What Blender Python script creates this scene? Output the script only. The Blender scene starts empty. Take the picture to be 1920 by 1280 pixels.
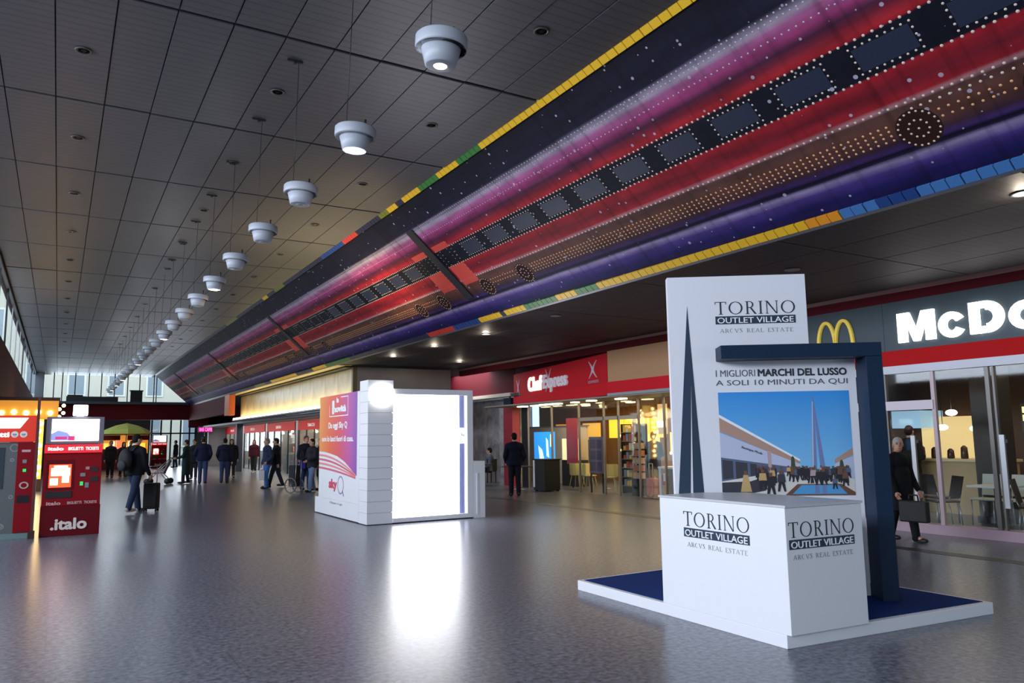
import bpy, bmesh, math, random
from mathutils import Vector, Matrix

# ------------------------------------------------------------------ camera, sky, lights, exposure
scn = bpy.context.scene
COL = scn.collection
rng = random.Random(7)
PI = math.pi

cam_d = bpy.data.cameras.new('camera')
cam = bpy.data.objects.new('camera', cam_d)
COL.objects.link(cam)
YAW, PITCH, ROLL = math.radians(30.6608), math.radians(7.20358), math.radians(0.77333)
_f = Vector((math.sin(YAW)*math.cos(PITCH), math.cos(YAW)*math.cos(PITCH), math.sin(PITCH)))
_r = Vector((math.cos(YAW), -math.sin(YAW), 0))
_d = _f.cross(_r)
_r2 = _r*math.cos(ROLL) + _d*math.sin(ROLL)
_d2 = _d*math.cos(ROLL) - _r*math.sin(ROLL)
_m = Matrix((_r2, -_d2, -_f)).transposed().to_4x4()
_m.translation = Vector((0, 0, 1.6))
cam.matrix_world = _m
cam_d.sensor_width = 36.0
cam_d.lens = 1429.42/1920*36
cam_d.clip_end = 400
scn.camera = cam

scn.view_settings.view_transform = 'Standard'
scn.view_settings.look = 'None'
scn.view_settings.exposure = 0.0
scn.view_settings.gamma = 1.0
scn.view_settings.use_curve_mapping = False

world = bpy.data.worlds.new('overcast sky')
scn.world = world
world.use_nodes = True
bg = world.node_tree.nodes['Background']
bg.inputs[0].default_value = (0.66, 0.86, 1.0, 1)
bg.inputs[1].default_value = 1.7

def area_light(name, loc, direction, sx, sy, power, color=(1, 1, 1), spread=PI):
    l = bpy.data.lights.new(name, 'AREA')
    l.shape = 'RECTANGLE'
    l.size = sx; l.size_y = sy
    l.energy = power; l.color = color; l.spread = spread
    o = bpy.data.objects.new(name, l)
    o.location = loc
    zz = -Vector(direction).normalized()
    up = Vector((0, 1, 0)) if abs(zz.z) > 0.55 else Vector((0, 0, 1))   # long side along the hall for lamps facing up or down
    xx = up.cross(zz).normalized()
    o.rotation_euler = Matrix((xx, zz.cross(xx), zz)).transposed().to_euler()
    COL.objects.link(o)
    return o

def point_light(name, loc, power, color=(1, 1, 1), r=0.08):
    l = bpy.data.lights.new(name, 'POINT')
    l.energy = power; l.color = color; l.shadow_soft_size = r
    o = bpy.data.objects.new(name, l)
    o.location = loc
    COL.objects.link(o)
    return o

WARM = (1.0, 0.72, 0.38)
DAY = (0.79, 0.87, 1.0)
# daylight from an added side hall unseen at left, the entrance behind the camera, the clerestory and the far gable
area_light('unseen side daylight', (-7.75, 8, 4.9), (1, 0.05, -0.12), 30, 2.1, 3000, DAY)
area_light('daylight side clerestory', (-1.62, 39, 5.1), (1, 0, -0.30), 32, 1.4, 420, DAY)
area_light('daylight behind the camera', (4.5, -13.8, 1.8), (-0.1, 1, -0.02), 9, 3.6, 60, DAY)
area_light('daylight far gable', (2.4, 57.5, 5.2), (0, -1, -0.12), 6, 1.6, 160, DAY)
area_light('street daylight', (4, 64, 15), (0, 1, -0.75), 22, 6, 1900, DAY)
# warm lamps inside the shops, and added fill lights among them
area_light('burger restaurant lamps', (14.6, 6.2, 2.95), (0, 0, -1), 3.6, 6, 70, (1, 0.78, 0.52))
area_light('cafe lamps', (15.0, 17.0, 2.6), (0, 0, -1), 3.0, 10, 300, (1, 0.74, 0.38))
area_light('far shop lamps', (10.5, 40, 2.48), (0, 0, -1), 1.2, 29, 520, (1, 0.86, 0.62))
area_light('shop sign fill', (8.75, 39.5, 2.5), (0.6, 0, -1), 0.3, 29, 260, (1, 0.9, 0.74))  # added to brighten the red shop signs from the hall side
area_light('cove lamps', (7.98, 33.0, 2.83), (0.75, 0, 1), 0.12, 17.6, 130, (1, 0.83, 0.42))
area_light('ceiling glow fill', (5.9, 15.8, 2.72), (-0.38, 0.12, 1), 0.5, 1.2, 85, (1, 0.78, 0.42), 2.0)  # added above the booth to make the warm glow on the ceiling
for _x, _y in ((8.47, 15.48), (8.38, 18.15), (8.33, 20.9), (10.83, 21.56), (8.38, 3.83)):
    point_light('downlight bulb', (_x, _y, 3.93), 9, (1, 0.85, 0.66), 0.06)
for _k in (1, 5, 9, 13, 17, 19, 21):
    point_light('pendant bulb', (2.245, 4.74+1.875*_k, 4.22), 14 if _k > 15 else 12, (0.95, 0.97, 1.0), 0.07)
area_light('passage fill', (12.9, 25.6, 3.9), (0.35, 0, -1), 1.0, 3.0, 70, (0.95, 0.95, 1.0))  # added to brighten the dim marble wall and seats in the passage
area_light('market stall lamps', (-0.6, 31, 2.6), (0.3, -0.2, -1), 1.2, 3, 60, (1, 0.68, 0.30))
area_light('daylight far hall', (6.5, 59.5, 2.0), (-0.2, -1, -0.05), 5, 2.2, 230, DAY)

# ------------------------------------------------------------------ materials
def lin(c):
    if isinstance(c, str):
        c = tuple(int(c[i:i+2], 16)/255 for i in (0, 2, 4))
    return tuple((x/12.92 if x <= 0.04045 else ((x+0.055)/1.055)**2.4) for x in c) + (1,)

MATS = {}
def mat(name, color='808080', rough=0.5, metal=0.0, emit=None, estr=0.0, noise=0.0, nscale=30.0, spec=0.5):
    if name in MATS:
        return MATS[name]
    m = bpy.data.materials.new(name)
    m.use_nodes = True
    nt = m.node_tree
    b = nt.nodes['Principled BSDF']
    c = lin(color)
    b.inputs['Base Color'].default_value = c
    b.inputs['Roughness'].default_value = rough
    b.inputs['Metallic'].default_value = metal
    b.inputs['Specular IOR Level'].default_value = spec
    if emit:
        b.inputs['Emission Color'].default_value = lin(emit)
        b.inputs['Emission Strength'].default_value = estr
    if noise > 0:
        tc = nt.nodes.new('ShaderNodeTexCoord')
        n = nt.nodes.new('ShaderNodeTexNoise')
        n.inputs['Scale'].default_value = nscale
        n.inputs['Detail'].default_value = 3
        nt.links.new(tc.outputs['Object'], n.inputs['Vector'])
        mx = nt.nodes.new('ShaderNodeMix'); mx.data_type = 'RGBA'
        mx.inputs[6].default_value = tuple(max(0, v*(1-noise)) for v in c[:3]) + (1,)
        mx.inputs[7].default_value = tuple(min(1, v*(1+noise)) for v in c[:3]) + (1,)
        nt.links.new(n.outputs[0], mx.inputs[0])
        nt.links.new(mx.outputs[2], b.inputs['Base Color'])
    MATS[name] = m
    return m

def glass_mat(name, tint=(0.93, 0.96, 0.96), refl=0.10):
    m = bpy.data.materials.new(name); m.use_nodes = True
    nt = m.node_tree
    nt.nodes.remove(nt.nodes['Principled BSDF'])
    out = nt.nodes['Material Output']
    tr = nt.nodes.new('ShaderNodeBsdfTransparent'); tr.inputs[0].default_value = (*tint, 1)
    gl = nt.nodes.new('ShaderNodeBsdfGlossy'); gl.inputs['Roughness'].default_value = 0.03
    lw = nt.nodes.new('ShaderNodeLayerWeight'); lw.inputs[0].default_value = 0.35
    mul = nt.nodes.new('ShaderNodeMath'); mul.operation = 'MULTIPLY_ADD'
    mul.inputs[1].default_value = 0.16; mul.inputs[2].default_value = 0.012
    nt.links.new(lw.outputs['Fresnel'], mul.inputs[0])
    mx = nt.nodes.new('ShaderNodeMixShader')
    nt.links.new(mul.outputs[0], mx.inputs[0])
    nt.links.new(tr.outputs[0], mx.inputs[1]); nt.links.new(gl.outputs[0], mx.inputs[2])
    nt.links.new(mx.outputs[0], out.inputs[0])
    MATS[name] = m
    return m

GLASS = glass_mat('shop glass')
WHITE = mat('white laminate', 'e9e9ee', 0.38)
WHITEP = mat('white panel', 'e4e4ec', 0.45)
NAVY = mat('navy laminate', '0f2640', 0.5, spec=0.25)
NAVYC = mat('navy carpet', '1b3672', 0.95, noise=0.25, nscale=160, spec=0.1)
INK = mat('dark ink', '232c3a', 0.6)
INKG = mat('grey ink', '7d838c', 0.6)
PAPER = mat('white print', 'f0f0f4', 0.6)
RED = mat('red enamel', 'b3202c', 0.4)
DRED = mat('dark red paint', '581620', 0.7, spec=0.12)
BRED = mat('bright red fascia', 'cc1c2a', 0.6, spec=0.12)
STEEL = mat('brushed steel', 'a9a9ad', 0.35, 0.8)
DARKM = mat('dark metal', '24262b', 0.45, 0.3)
BLACK = mat('black plastic', '141519', 0.5)
GREYM = mat('grey metal', '8a8d94', 0.4, 0.4)
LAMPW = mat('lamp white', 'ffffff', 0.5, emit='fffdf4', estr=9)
SCREENW = mat('screen white', 'ffffff', 0.5, emit='fbfbff', estr=7)
BULBW = mat('warm bulb', 'ffffff', 0.5, emit='ffdf9a', estr=14)
WARMG = mat('warm glow panel', 'ffffff', 0.5, emit='ffb640', estr=1.6)
SPOTW = mat('downlight lens', 'ffffff', 0.5, emit='fff1dc', estr=12)
TUBE = mat('cove tube', 'ffffff', 0.5, emit='ffe7a0', estr=7)

def floor_mat():
    m = bpy.data.materials.new('grey granite floor'); m.use_nodes = True
    nt = m.node_tree; b = nt.nodes['Principled BSDF']
    tc = nt.nodes.new('ShaderNodeTexCoord')
    n1 = nt.nodes.new('ShaderNodeTexNoise'); n1.inputs['Scale'].default_value = 22; n1.inputs['Detail'].default_value = 4
    n1.inputs['Roughness'].default_value = 0.55
    nt.links.new(tc.outputs['Object'], n1.inputs['Vector'])
    r = nt.nodes.new('ShaderNodeValToRGB')
    r.color_ramp.elements[0].position = 0.30; r.color_ramp.elements[0].color = (0.048, 0.051, 0.066, 1)
    r.color_ramp.elements[1].position = 0.70; r.color_ramp.elements[1].color = (0.225, 0.236, 0.295, 1)
    nt.links.new(n1.outputs[0], r.inputs[0])
    br = nt.nodes.new('ShaderNodeTexBrick')
    br.offset = 0.5
    br.inputs['Color1'].default_value = (1, 1, 1, 1); br.inputs['Color2'].default_value = (0.93, 0.93, 0.93, 1)
    br.inputs['Mortar'].default_value = (0.72, 0.72, 0.72, 1)
    br.inputs['Scale'].default_value = 1.0; br.inputs['Mortar Size'].default_value = 0.006
    br.inputs['Brick Width'].default_value = 1.2; br.inputs['Row Height'].default_value = 0.8
    nt.links.new(tc.outputs['Object'], br.inputs['Vector'])
    mx = nt.nodes.new('ShaderNodeMix'); mx.data_type = 'RGBA'; mx.blend_type = 'MULTIPLY'
    mx.inputs[0].default_value = 1
    nt.links.new(r.outputs[0], mx.inputs[6]); nt.links.new(br.outputs[0], mx.inputs[7])
    nt.links.new(mx.outputs[2], b.inputs['Base Color'])
    b.inputs['Roughness'].default_value = 0.275
    b.inputs['IOR'].default_value = 1.45
    return m
FLOOR = floor_mat()

def ceil_mat(name, c1, c2, rough=0.45):
    m = bpy.data.materials.new(name); m.use_nodes = True
    nt = m.node_tree; b = nt.nodes['Principled BSDF']
    tc = nt.nodes.new('ShaderNodeTexCoord')
    w = nt.nodes.new('ShaderNodeTexWave'); w.bands_direction = 'Y'; w.inputs['Scale'].default_value = 2.4
    w.inputs['Distortion'].default_value = 0.0
    nt.links.new(tc.outputs['Object'], w.inputs['Vector'])
    r = nt.nodes.new('ShaderNodeValToRGB')
    r.color_ramp.elements[0].position = 0.0; r.color_ramp.elements[0].color = lin(c1)
    r.color_ramp.elements[1].position = 0.16; r.color_ramp.elements[1].color = lin(c2)
    nt.links.new(w.outputs[1], r.inputs[0])
    n = nt.nodes.new('ShaderNodeTexNoise'); n.inputs['Scale'].default_value = 1.7; n.inputs['Detail'].default_value = 4
    nt.links.new(tc.outputs['Object'], n.inputs['Vector'])
    mx = nt.nodes.new('ShaderNodeMix'); mx.data_type = 'RGBA'; mx.blend_type = 'MULTIPLY'
    mx.inputs[0].default_value = 0.35
    nt.links.new(r.outputs[0], mx.inputs[6]); nt.links.new(n.outputs[0], mx.inputs[7])
    nt.links.new(mx.outputs[2], b.inputs['Base Color'])
    b.inputs['Roughness'].default_value = rough
    b.inputs['Metallic'].default_value = 0.25
    return m
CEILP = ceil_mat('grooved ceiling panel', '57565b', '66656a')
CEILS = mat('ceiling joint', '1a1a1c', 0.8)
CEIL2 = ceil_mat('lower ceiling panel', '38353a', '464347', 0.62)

def marble_mat(name, a, c, rough=0.25, scale=1.6):
    m = bpy.data.materials.new(name); m.use_nodes = True
    nt = m.node_tree; b = nt.nodes['Principled BSDF']
    tc = nt.nodes.new('ShaderNodeTexCoord')
    n = nt.nodes.new('ShaderNodeTexNoise'); n.inputs['Scale'].default_value = scale
    n.inputs['Detail'].default_value = 8; n.inputs['Distortion'].default_value = 1.2
    nt.links.new(tc.outputs['Object'], n.inputs['Vector'])
    r = nt.nodes.new('ShaderNodeValToRGB')
    r.color_ramp.elements[0].position = 0.3; r.color_ramp.elements[0].color = lin(a)
    r.color_ramp.elements[1].position = 0.7; r.color_ramp.elements[1].color = lin(c)
    nt.links.new(n.outputs[0], r.inputs[0]); nt.links.new(r.outputs[0], b.inputs['Base Color'])
    b.inputs['Roughness'].default_value = rough
    MATS[name] = m
    return m
MARBLE = marble_mat('grey marble', '77757c', 'b3afb2')
BEIGEM = marble_mat('beige stone panel', '8c8067', 'b5a98c', 0.3, 1.0)

# ------------------------------------------------------------------ mesh helpers
class MB:
    def __init__(s):
        s.v = []; s.f = []; s.m = []; s.smooth = []
    def add(s, vs, fs, mi=0, sm=False):
        o = len(s.v)
        s.v += [tuple(v) for v in vs]
        for f in fs:
            s.f.append(tuple(i+o for i in f)); s.m.append(mi); s.smooth.append(sm)
        return s
    def box(s, x0, x1, y0, y1, z0, z1, mi=0):
        vs = [(x0, y0, z0), (x1, y0, z0), (x1, y1, z0), (x0, y1, z0), (x0, y0, z1), (x1, y0, z1), (x1, y1, z1), (x0, y1, z1)]
        return s.add(vs, [(0, 3, 2, 1), (4, 5, 6, 7), (0, 1, 5, 4), (1, 2, 6, 5), (2, 3, 7, 6), (3, 0, 4, 7)], mi)
    def prism(s, poly, z0, z1, mi=0):
        n = len(poly)
        vs = [(x, y, z0) for x, y in poly] + [(x, y, z1) for x, y in poly]
        fs = [tuple(range(n-1, -1, -1)), tuple(range(n, 2*n))] + [(i, (i+1) % n, n+(i+1) % n, n+i) for i in range(n)]
        return s.add(vs, fs, mi)
    def lathe(s, prof, n=16, c=(0, 0, 0), mi=0, sm=True, sx=1, sy=1):
        vs = []; fs = []
        for r, z in prof:
            for i in range(n):
                a = 2*PI*i/n
                vs.append((c[0]+sx*r*math.cos(a), c[1]+sy*r*math.sin(a), c[2]+z))
        for k in range(len(prof)-1):
            for i in range(n):
                fs.append((k*n+i, k*n+(i+1) % n, (k+1)*n+(i+1) % n, (k+1)*n+i))
        if prof[0][0] > 1e-6: fs.append(tuple(range(n-1, -1, -1)))
        if prof[-1][0] > 1e-6: fs.append(tuple((len(prof)-1)*n+i for i in range(n)))
        return s.add(vs, fs, mi, sm)
    def ell(s, c, r, n=12, mi=0, rot=None):
        k = max(4, n//2); vs = []; fs = []
        vs.append(Vector((0, 0, -1)))
        for j in range(1, k):
            t = -PI/2 + PI*j/k
            for i in range(n):
                a = 2*PI*i/n
                vs.append(Vector((math.cos(t)*math.cos(a), math.cos(t)*math.sin(a), math.sin(t))))
        vs.append(Vector((0, 0, 1)))
        for i in range(n): fs.append((0, 1+(i+1) % n, 1+i))
        for j in range(k-2):
            for i in range(n):
                a = 1+j*n+i; b_ = 1+j*n+(i+1) % n
                fs.append((a, b_, b_+n, a+n))
        L = len(vs)-1
        for i in range(n): fs.append((L, 1+(k-2)*n+i, 1+(k-2)*n+(i+1) % n))
        out = []
        for v in vs:
            w = Vector((v.x*r[0], v.y*r[1], v.z*r[2]))
            if rot: w = rot @ w
            out.append(w+Vector(c))
        return s.add(out, fs, mi, True)
    def cone(s, p, q, r1, r2, n=10, mi=0, sm=True, caps=True):
        p = Vector(p); q = Vector(q); d = (q-p)
        if d.length < 1e-6: return s
        z = d.normalized(); x = z.orthogonal().normalized(); y = z.cross(x)
        vs = []
        for c, r in ((p, r1), (q, r2)):
            for i in range(n):
                a = 2*PI*i/n
                vs.append(c+x*r*math.cos(a)+y*r*math.sin(a))
        fs = [(i, (i+1) % n, n+(i+1) % n, n+i) for i in range(n)]
        if caps: fs += [tuple(range(n-1, -1, -1)), tuple(range(n, 2*n))]
        return s.add(vs, fs, mi, sm)
    def limb(s, p, q, r1, r2, n=10, mi=0):
        s.cone(p, q, r1, r2, n, mi)
        s.ell(p, (r1, r1, r1), n, mi); s.ell(q, (r2, r2, r2), n, mi)
        return s
    def tube(s, pts, r, n=6, mi=0):
        for a, b_ in zip(pts[:-1], pts[1:]): s.cone(a, b_, r, r, n, mi)
        return s
    def quad(s, a, b_, c, d, mi=0):
        return s.add([a, b_, c, d], [(0, 1, 2, 3)], mi)
    def build(s, name, m, parent=None, loc=None, bevel=0.0):
        me = bpy.data.meshes.new(name)
        me.from_pydata(s.v, [], s.f); 
        ms = m if isinstance(m, (list, tuple)) else [m]
        for x in ms: me.materials.append(x)
        me.polygons.foreach_set('material_index', s.m)
        me.polygons.foreach_set('use_smooth', s.smooth)
        me.update()
        o = bpy.data.objects.new(name, me)
        COL.objects.link(o)
        if loc is not None: o.location = loc
        if parent is not None: o.parent = parent
        if bevel > 0:
            b = o.modifiers.new('bevel', 'BEVEL'); b.width = bevel; b.segments = 2; b.limit_method = 'ANGLE'
        return o

def tag(o, label=None, cat=None, group=None, kind=None):
    if label: o['label'] = label
    if cat: o['category'] = cat
    if group: o['group'] = group
    if kind: o['kind'] = kind
    return o

def thing(name, label, cat, loc=(0, 0, 0), rz=0.0, group=None):
    o = bpy.data.objects.new(name, None); COL.objects.link(o)
    o.empty_display_size = 0.2
    o.location = loc; o.rotation_euler = (0, 0, rz)
    return tag(o, label, cat, group)

def dup(root, loc, rz=None, label=None, scale=None):
    r = root.copy(); COL.objects.link(r); r.location = loc
    if rz is not None: r.rotation_euler = (0, 0, rz)
    if scale: r.scale = (scale,)*3
    if label: r['label'] = label
    for ch in list(root.children):
        c = ch.copy(); COL.objects.link(c); c.parent = r
        for g in list(ch.children):
            d = g.copy(); COL.objects.link(d); d.parent = c
    return r

def struct(name, mb, m):
    return tag(mb.build(name, m), kind='structure')

def frame_m(origin, u, v):
    u = Vector(u).normalized(); v = Vector(v).normalized(); n = u.cross(v).normalized()
    m = Matrix((u, v, n)).transposed().to_4x4(); m.translation = Vector(origin)
    return m

def text(s, M, x, y, h, m, parent, name='lettering', bold=0.0, width=None, align='LEFT', ext=0.0015, space=1.0, shear=0.0):
    """letters of cap height h with baseline start (x, y) in the plane of M"""
    cu = bpy.data.curves.new(name, 'FONT')
    cu.body = s; cu.size = h/0.727; cu.extrude = ext; cu.offset = 0.0; cu.space_character = space
    cu.align_x = align; cu.resolution_u = 3; cu.shear = shear
    cu.fill_mode = 'BOTH'
    t = bpy.data.objects.new('tmp', cu); COL.objects.link(t)
    dg = bpy.context.evaluated_depsgraph_get()
    me = bpy.data.meshes.new_from_object(t.evaluated_get(dg))
    bpy.data.objects.remove(t); bpy.data.curves.remove(cu)
    if bold > 0:
        bm = bmesh.new(); bm.from_mesh(me)
        v0, f0 = list(bm.verts), list(bm.faces)
        bm.verts.index_update()
        for q in range(8):
            dx, dy = bold*math.cos(PI*q/4), bold*math.sin(PI*q/4)
            nv = [bm.verts.new(v.co+Vector((dx, dy, 0.00025*(q+1)))) for v in v0]
            for f in f0: bm.faces.new([nv[v.index] for v in f.verts])
        bm.to_mesh(me); bm.free()
    sx = 1.0
    xs = [v.co.x for v in me.vertices]
    if width and xs: sx = width/(max(xs)-min(xs))
    for v in me.vertices:
        v.co = M @ Vector((x+v.co.x*sx, y+v.co.y, v.co.z+ext))
    me.materials.clear(); me.materials.append(m)
    o = bpy.data.objects.new(name, me); COL.objects.link(o); o.name = name
    if parent: o.parent = parent; o.matrix_parent_inverse = parent.matrix_world.inverted() if False else Matrix()
    return o

def plate(mb, M, pts, t=0.0015, mi=0):
    """thin flat shape in the plane of M"""
    n = len(pts)
    vs = [M @ Vector((x, y, 0)) for x, y in pts] + [M @ Vector((x, y, t)) for x, y in pts]
    a = sum(pts[i][0]*pts[(i+1) % n][1]-pts[(i+1) % n][0]*pts[i][1] for i in range(n))
    if a < 0: vs = vs[:n][::-1]+vs[n:][::-1]
    fs = [tuple(range(n-1, -1, -1)), tuple(range(n, 2*n))]+[(i, (i+1) % n, n+(i+1) % n, n+i) for i in range(n)]
    mb.add(vs, fs, mi)

def rect(x0, x1, y0, y1): return [(x0, y0), (x1, y0), (x1, y1), (x0, y1)]

def ring(mb, M, cx, cy, rx, ry, wx, wy, t=0.0015, n=28, mi=0):
    for i in range(n):
        a, b_ = 2*PI*i/n, 2*PI*(i+1)/n
        p = [(cx+rx*math.cos(a), cy+ry*math.sin(a)), (cx+rx*math.cos(b_), cy+ry*math.sin(b_)),
             (cx+(rx-wx)*math.cos(b_), cy+(ry-wy)*math.sin(b_)), (cx+(rx-wx)*math.cos(a), cy+(ry-wy)*math.sin(a))]
        plate(mb, M, p, t, mi)

def serif(s, M, x, y, h, width, m, parent, name='lettering', t=0.0015):
    """light roman capitals (T O R I N O ...) drawn stroke by stroke"""
    W = dict(T=0.8, O=0.98, R=0.8, I=0.3, N=0.95, A=0.85, C=0.8, V=0.85, S=0.55, E=0.62, L=0.62)
    gap = 0.16
    tot = sum(W[c]*h if c != ' ' else 0.5*h for c in s)+gap*h*(len(s)-1)
    k = width/tot; mb = MB(); cx = x
    th, tn, se = 0.115*h, 0.05*h, 0.045*h
    def P(pts): plate(mb, M, [(cx+px*k, y+py) for px, py in pts], t)
    def stem(c, top=h, bot=0, w=th):
        P(rect(c-w/2, c+w/2, bot, top))
    def srf(c, yy, w=0.2*h):
        P(rect(c-w/2, c+w/2, yy, yy+se))
    for ch in s:
        w = (W[ch] if ch != ' ' else 0.5)*h
        if ch == 'T':
            stem(w/2); P(rect(0, w, h-tn, h)); P(rect(0, tn, h-0.2*h, h)); P(rect(w-tn, w, h-0.2*h, h)); srf(w/2, 0, 0.3*h)
        elif ch == 'I':
            stem(w/2); srf(w/2, 0, 0.28*h); srf(w/2, h-se, 0.28*h)
        elif ch == 'O':
            ring(mb, M, cx+w/2*k, y+h/2, w/2*k, h/2, th*k, tn, t)
        elif ch == 'C':
            for i in range(5, 24):
                a, b_ = 2*PI*i/28, 2*PI*(i+1)/28
                R_, r_ = (w/2, h/2), (w/2-th, h/2-tn)
                P([(w/2+R_[0]*math.cos(a), h/2+R_[1]*math.sin(a)), (w/2+R_[0]*math.cos(b_), h/2+R_[1]*math.sin(b_)), (w/2+r_[0]*math.cos(b_), h/2+r_[1]*math.sin(b_)), (w/2+r_[0]*math.cos(a), h/2+r_[1]*math.sin(a))])
        elif ch == 'R':
            stem(0.18*h); srf(0.18*h, 0, 0.28*h); srf(0.14*h, h-se, 0.2*h)
            for i in range(10):
                a, b_ = PI/2-PI*i/10, PI/2-PI*(i+1)/10
                q = lambda A, dx, dy: (0.34*h+(0.28*h-dx)*math.cos(A), 0.74*h+(0.26*h-dy)*math.sin(A))
                P([q(a, 0, 0), q(b_, 0, 0), q(b_, th*0.9, tn), q(a, th*0.9, tn)])
            P(rect(0.18*h, 0.36*h, h-tn, h)); P(rect(0.18*h, 0.36*h, 0.48*h, 0.48*h+tn))
            P([(0.36*h, 0.48*h), (0.47*h, 0.5*h), (w+0.02*h, 0), (w-0.13*h, 0)])
        elif ch == 'N':
            stem(0.13*h, w=tn*1.2); stem(w-0.13*h, w=tn*1.2)
            P([(0.06*h, h), (0.2*h, h), (w-0.1*h, 0), (w-0.2*h, 0)])
            srf(0.13*h, 0); srf(w-0.13*h, h-se); srf(0.08*h, h-se, 0.16*h)
        elif ch == 'A':
            P([(w/2-0.02*h, h), (w/2+0.06*h, h), (w-0.02*h, 0), (w-0.14*h, 0)]); P([(w/2-0.02*h, h), (w/2+0.02*h, h), (0.11*h, 0), (0.06*h, 0)])
            P(rect(0.22*h, 0.62*h, 0.32*h, 0.32*h+tn)); srf(0.09*h, 0, 0.18*h); srf(w-0.09*h, 0, 0.2*h)
        elif ch == 'V':
            P([(0.03*h, h), (0.15*h, h), (w/2+0.04*h, 0), (w/2-0.04*h, 0)]); P([(w-0.1*h, h), (w-0.05*h, h), (w/2+0.03*h, 0), (w/2-0.01*h, 0)])
            srf(0.09*h, h-se); srf(w-0.08*h, h-se)
        elif ch == 'E' or ch == 'L':
            stem(0.16*h); P(rect(0.05*h, w, 0, tn)); P(rect(w-tn, w, 0, 0.2*h)); srf(0.14*h, h-se, 0.2*h)
            if ch == 'E':
                P(rect(0.1*h, w-0.03*h, h-tn, h)); P(rect(0.1*h, w-0.12*h, 0.5*h, 0.5*h+tn)); P(rect(w-0.03*h-tn, w-0.03*h, 0.82*h, h))
        elif ch == 'S':
            P(rect(0.08*h, w-0.05*h, h-tn, h)); P([(0.03*h, 0.9*h), (0.14*h, 0.97*h), (w, 0.25*h), (w-0.1*h, 0.1*h)]); P(rect(0.04*h, w-0.08*h, 0, tn))
            P(rect(w-0.09*h, w-0.05*h, 0.8*h, h)); P(rect(0.02*h, 0.06*h, 0, 0.2*h))
        cx += (w+gap*h)*k
    return mb.build(name, m, parent)

ORD = ['first', 'second', 'third', 'fourth', 'fifth', 'sixth', 'seventh', 'eighth', 'ninth', 'tenth', 'eleventh', 'twelfth', 'thirteenth',
       'fourteenth', 'fifteenth', 'sixteenth', 'seventeenth', 'eighteenth', 'nineteenth', 'twentieth', 'twenty-first', 'twenty-second',
       'twenty-third', 'twenty-fourth', 'twenty-fifth', 'twenty-sixth', 'twenty-seventh', 'twenty-eighth']

# ------------------------------------------------------------------ large structure
H1, H2 = 6.0, 4.02            # upper and lower ceiling
XL, XM0, XM1, XR = -1.38, 5.26, 7.45, 12.1

struct('floor', MB().box(-8, 22, -14, 80, -0.2, 0.0), FLOOR)
fs = struct('trim_1', MB().box(10.08, 10.34, -2, 24.0, -0.01, 0.004), mat('dark floor inlay', '2c2a2e', 0.4, noise=0.2, nscale=60))

ceil_o = struct('ceiling', MB().box(-8, 5.4, -14, 20.8, H1+0.02, H1+0.2).box(-1.6, 5.4, 20.8, 57, H1+0.02, H1+0.2), CEILS)  # widened over the unseen side hall to keep sky light out
ceil_low = struct('ceiling', MB().box(7.40, 18, -14, 24.06, H2+0.02, H2+0.2).box(7.40, 18, 24.06, 58, H2+0.02, H2+0.2), CEILS)
# grooved panels of the upper ceiling, one by one, with open joints
pw, pl = 0.547, 2.865
pm = MB().box(0.007, pw-0.007, 0.032, pl-0.032, 0, 0.03)
pan0 = None
for j in range(-1, 18):
    for i in range(12):
        x = -1.348+i*pw; y = 5.17+j*pl
        if pan0 is None:
            pan0 = pm.build('ceiling_panel', CEILP, ceil_o); p = pan0
        else:
            p = pan0.copy(); COL.objects.link(p)
        p.location = (x, y, H1+rng.uniform(-0.004, 0.004))
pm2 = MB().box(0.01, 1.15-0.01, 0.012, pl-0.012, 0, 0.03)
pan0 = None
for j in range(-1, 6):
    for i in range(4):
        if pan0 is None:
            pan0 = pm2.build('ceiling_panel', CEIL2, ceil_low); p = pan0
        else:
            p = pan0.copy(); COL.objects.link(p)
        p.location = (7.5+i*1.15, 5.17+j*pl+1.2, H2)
for i in range(2):
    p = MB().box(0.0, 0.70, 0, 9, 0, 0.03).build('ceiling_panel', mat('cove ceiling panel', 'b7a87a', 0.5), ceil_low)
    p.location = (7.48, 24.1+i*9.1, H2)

# left wall: red painted below, clerestory glazing above
wl = MB().box(XL-0.15, XL, 20.8, 56, 2.9, 4.31).box(XL-0.15, XL, 20.8, 56, 5.93, 6.05)
struct('wall_left', MB().box(-8.15, -8.0, -14, 24, 0, 3.8), mat('unseen light block', '4a4a50', 0.6))  # unseen dark wall, added to keep outside brightness out of the shop glass
struct('wall_left', wl, mat('wall oxblood', '4e1a1c', 0.8, spec=0.08))
struct('wall_left', MB().box(XL-0.15, XL, 34.0, 56, 0, 2.9).box(-8, XL-0.15, 20.6, 20.8, 0, 6.2), mat('grey wall', '6c6a6e', 0.5))
wn = tag(MB().box(XL-0.04, XL-0.02, 20.8, 55, 4.31, 5.93).build('window_1', GLASS), kind='structure')
for k in range(12):
    y = 22.0+k*2.9
    d_ = 0.02 if k % 4 == 1 else 0.002
    MB().box(XL-0.045, XL-0.02+d_, y-0.03, y+0.03, 4.31, 5.93).build('mullion' if k % 4 == 1 else 'glazing_bar', DARKM if k % 4 == 1 else GREYM, wn)
MB().box(XL-0.06, XL+0.01, 20.8, 55, 5.88, 5.95).build('window_head', GREYM, wn)
# no side wall beside the camera; the added side daylight comes in there

struct('wall_back_blocker', MB().box(-8, 0.0, -14.2, -14, 0, 6.2).box(9, 18, -14.2, -14, 0, 6.2).box(0, 9, -14.2, -14, 3.4, 6.2), mat('unseen light block', '4a4a50', 0.6))  # unseen wall, added to cut the light coming in from behind
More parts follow.
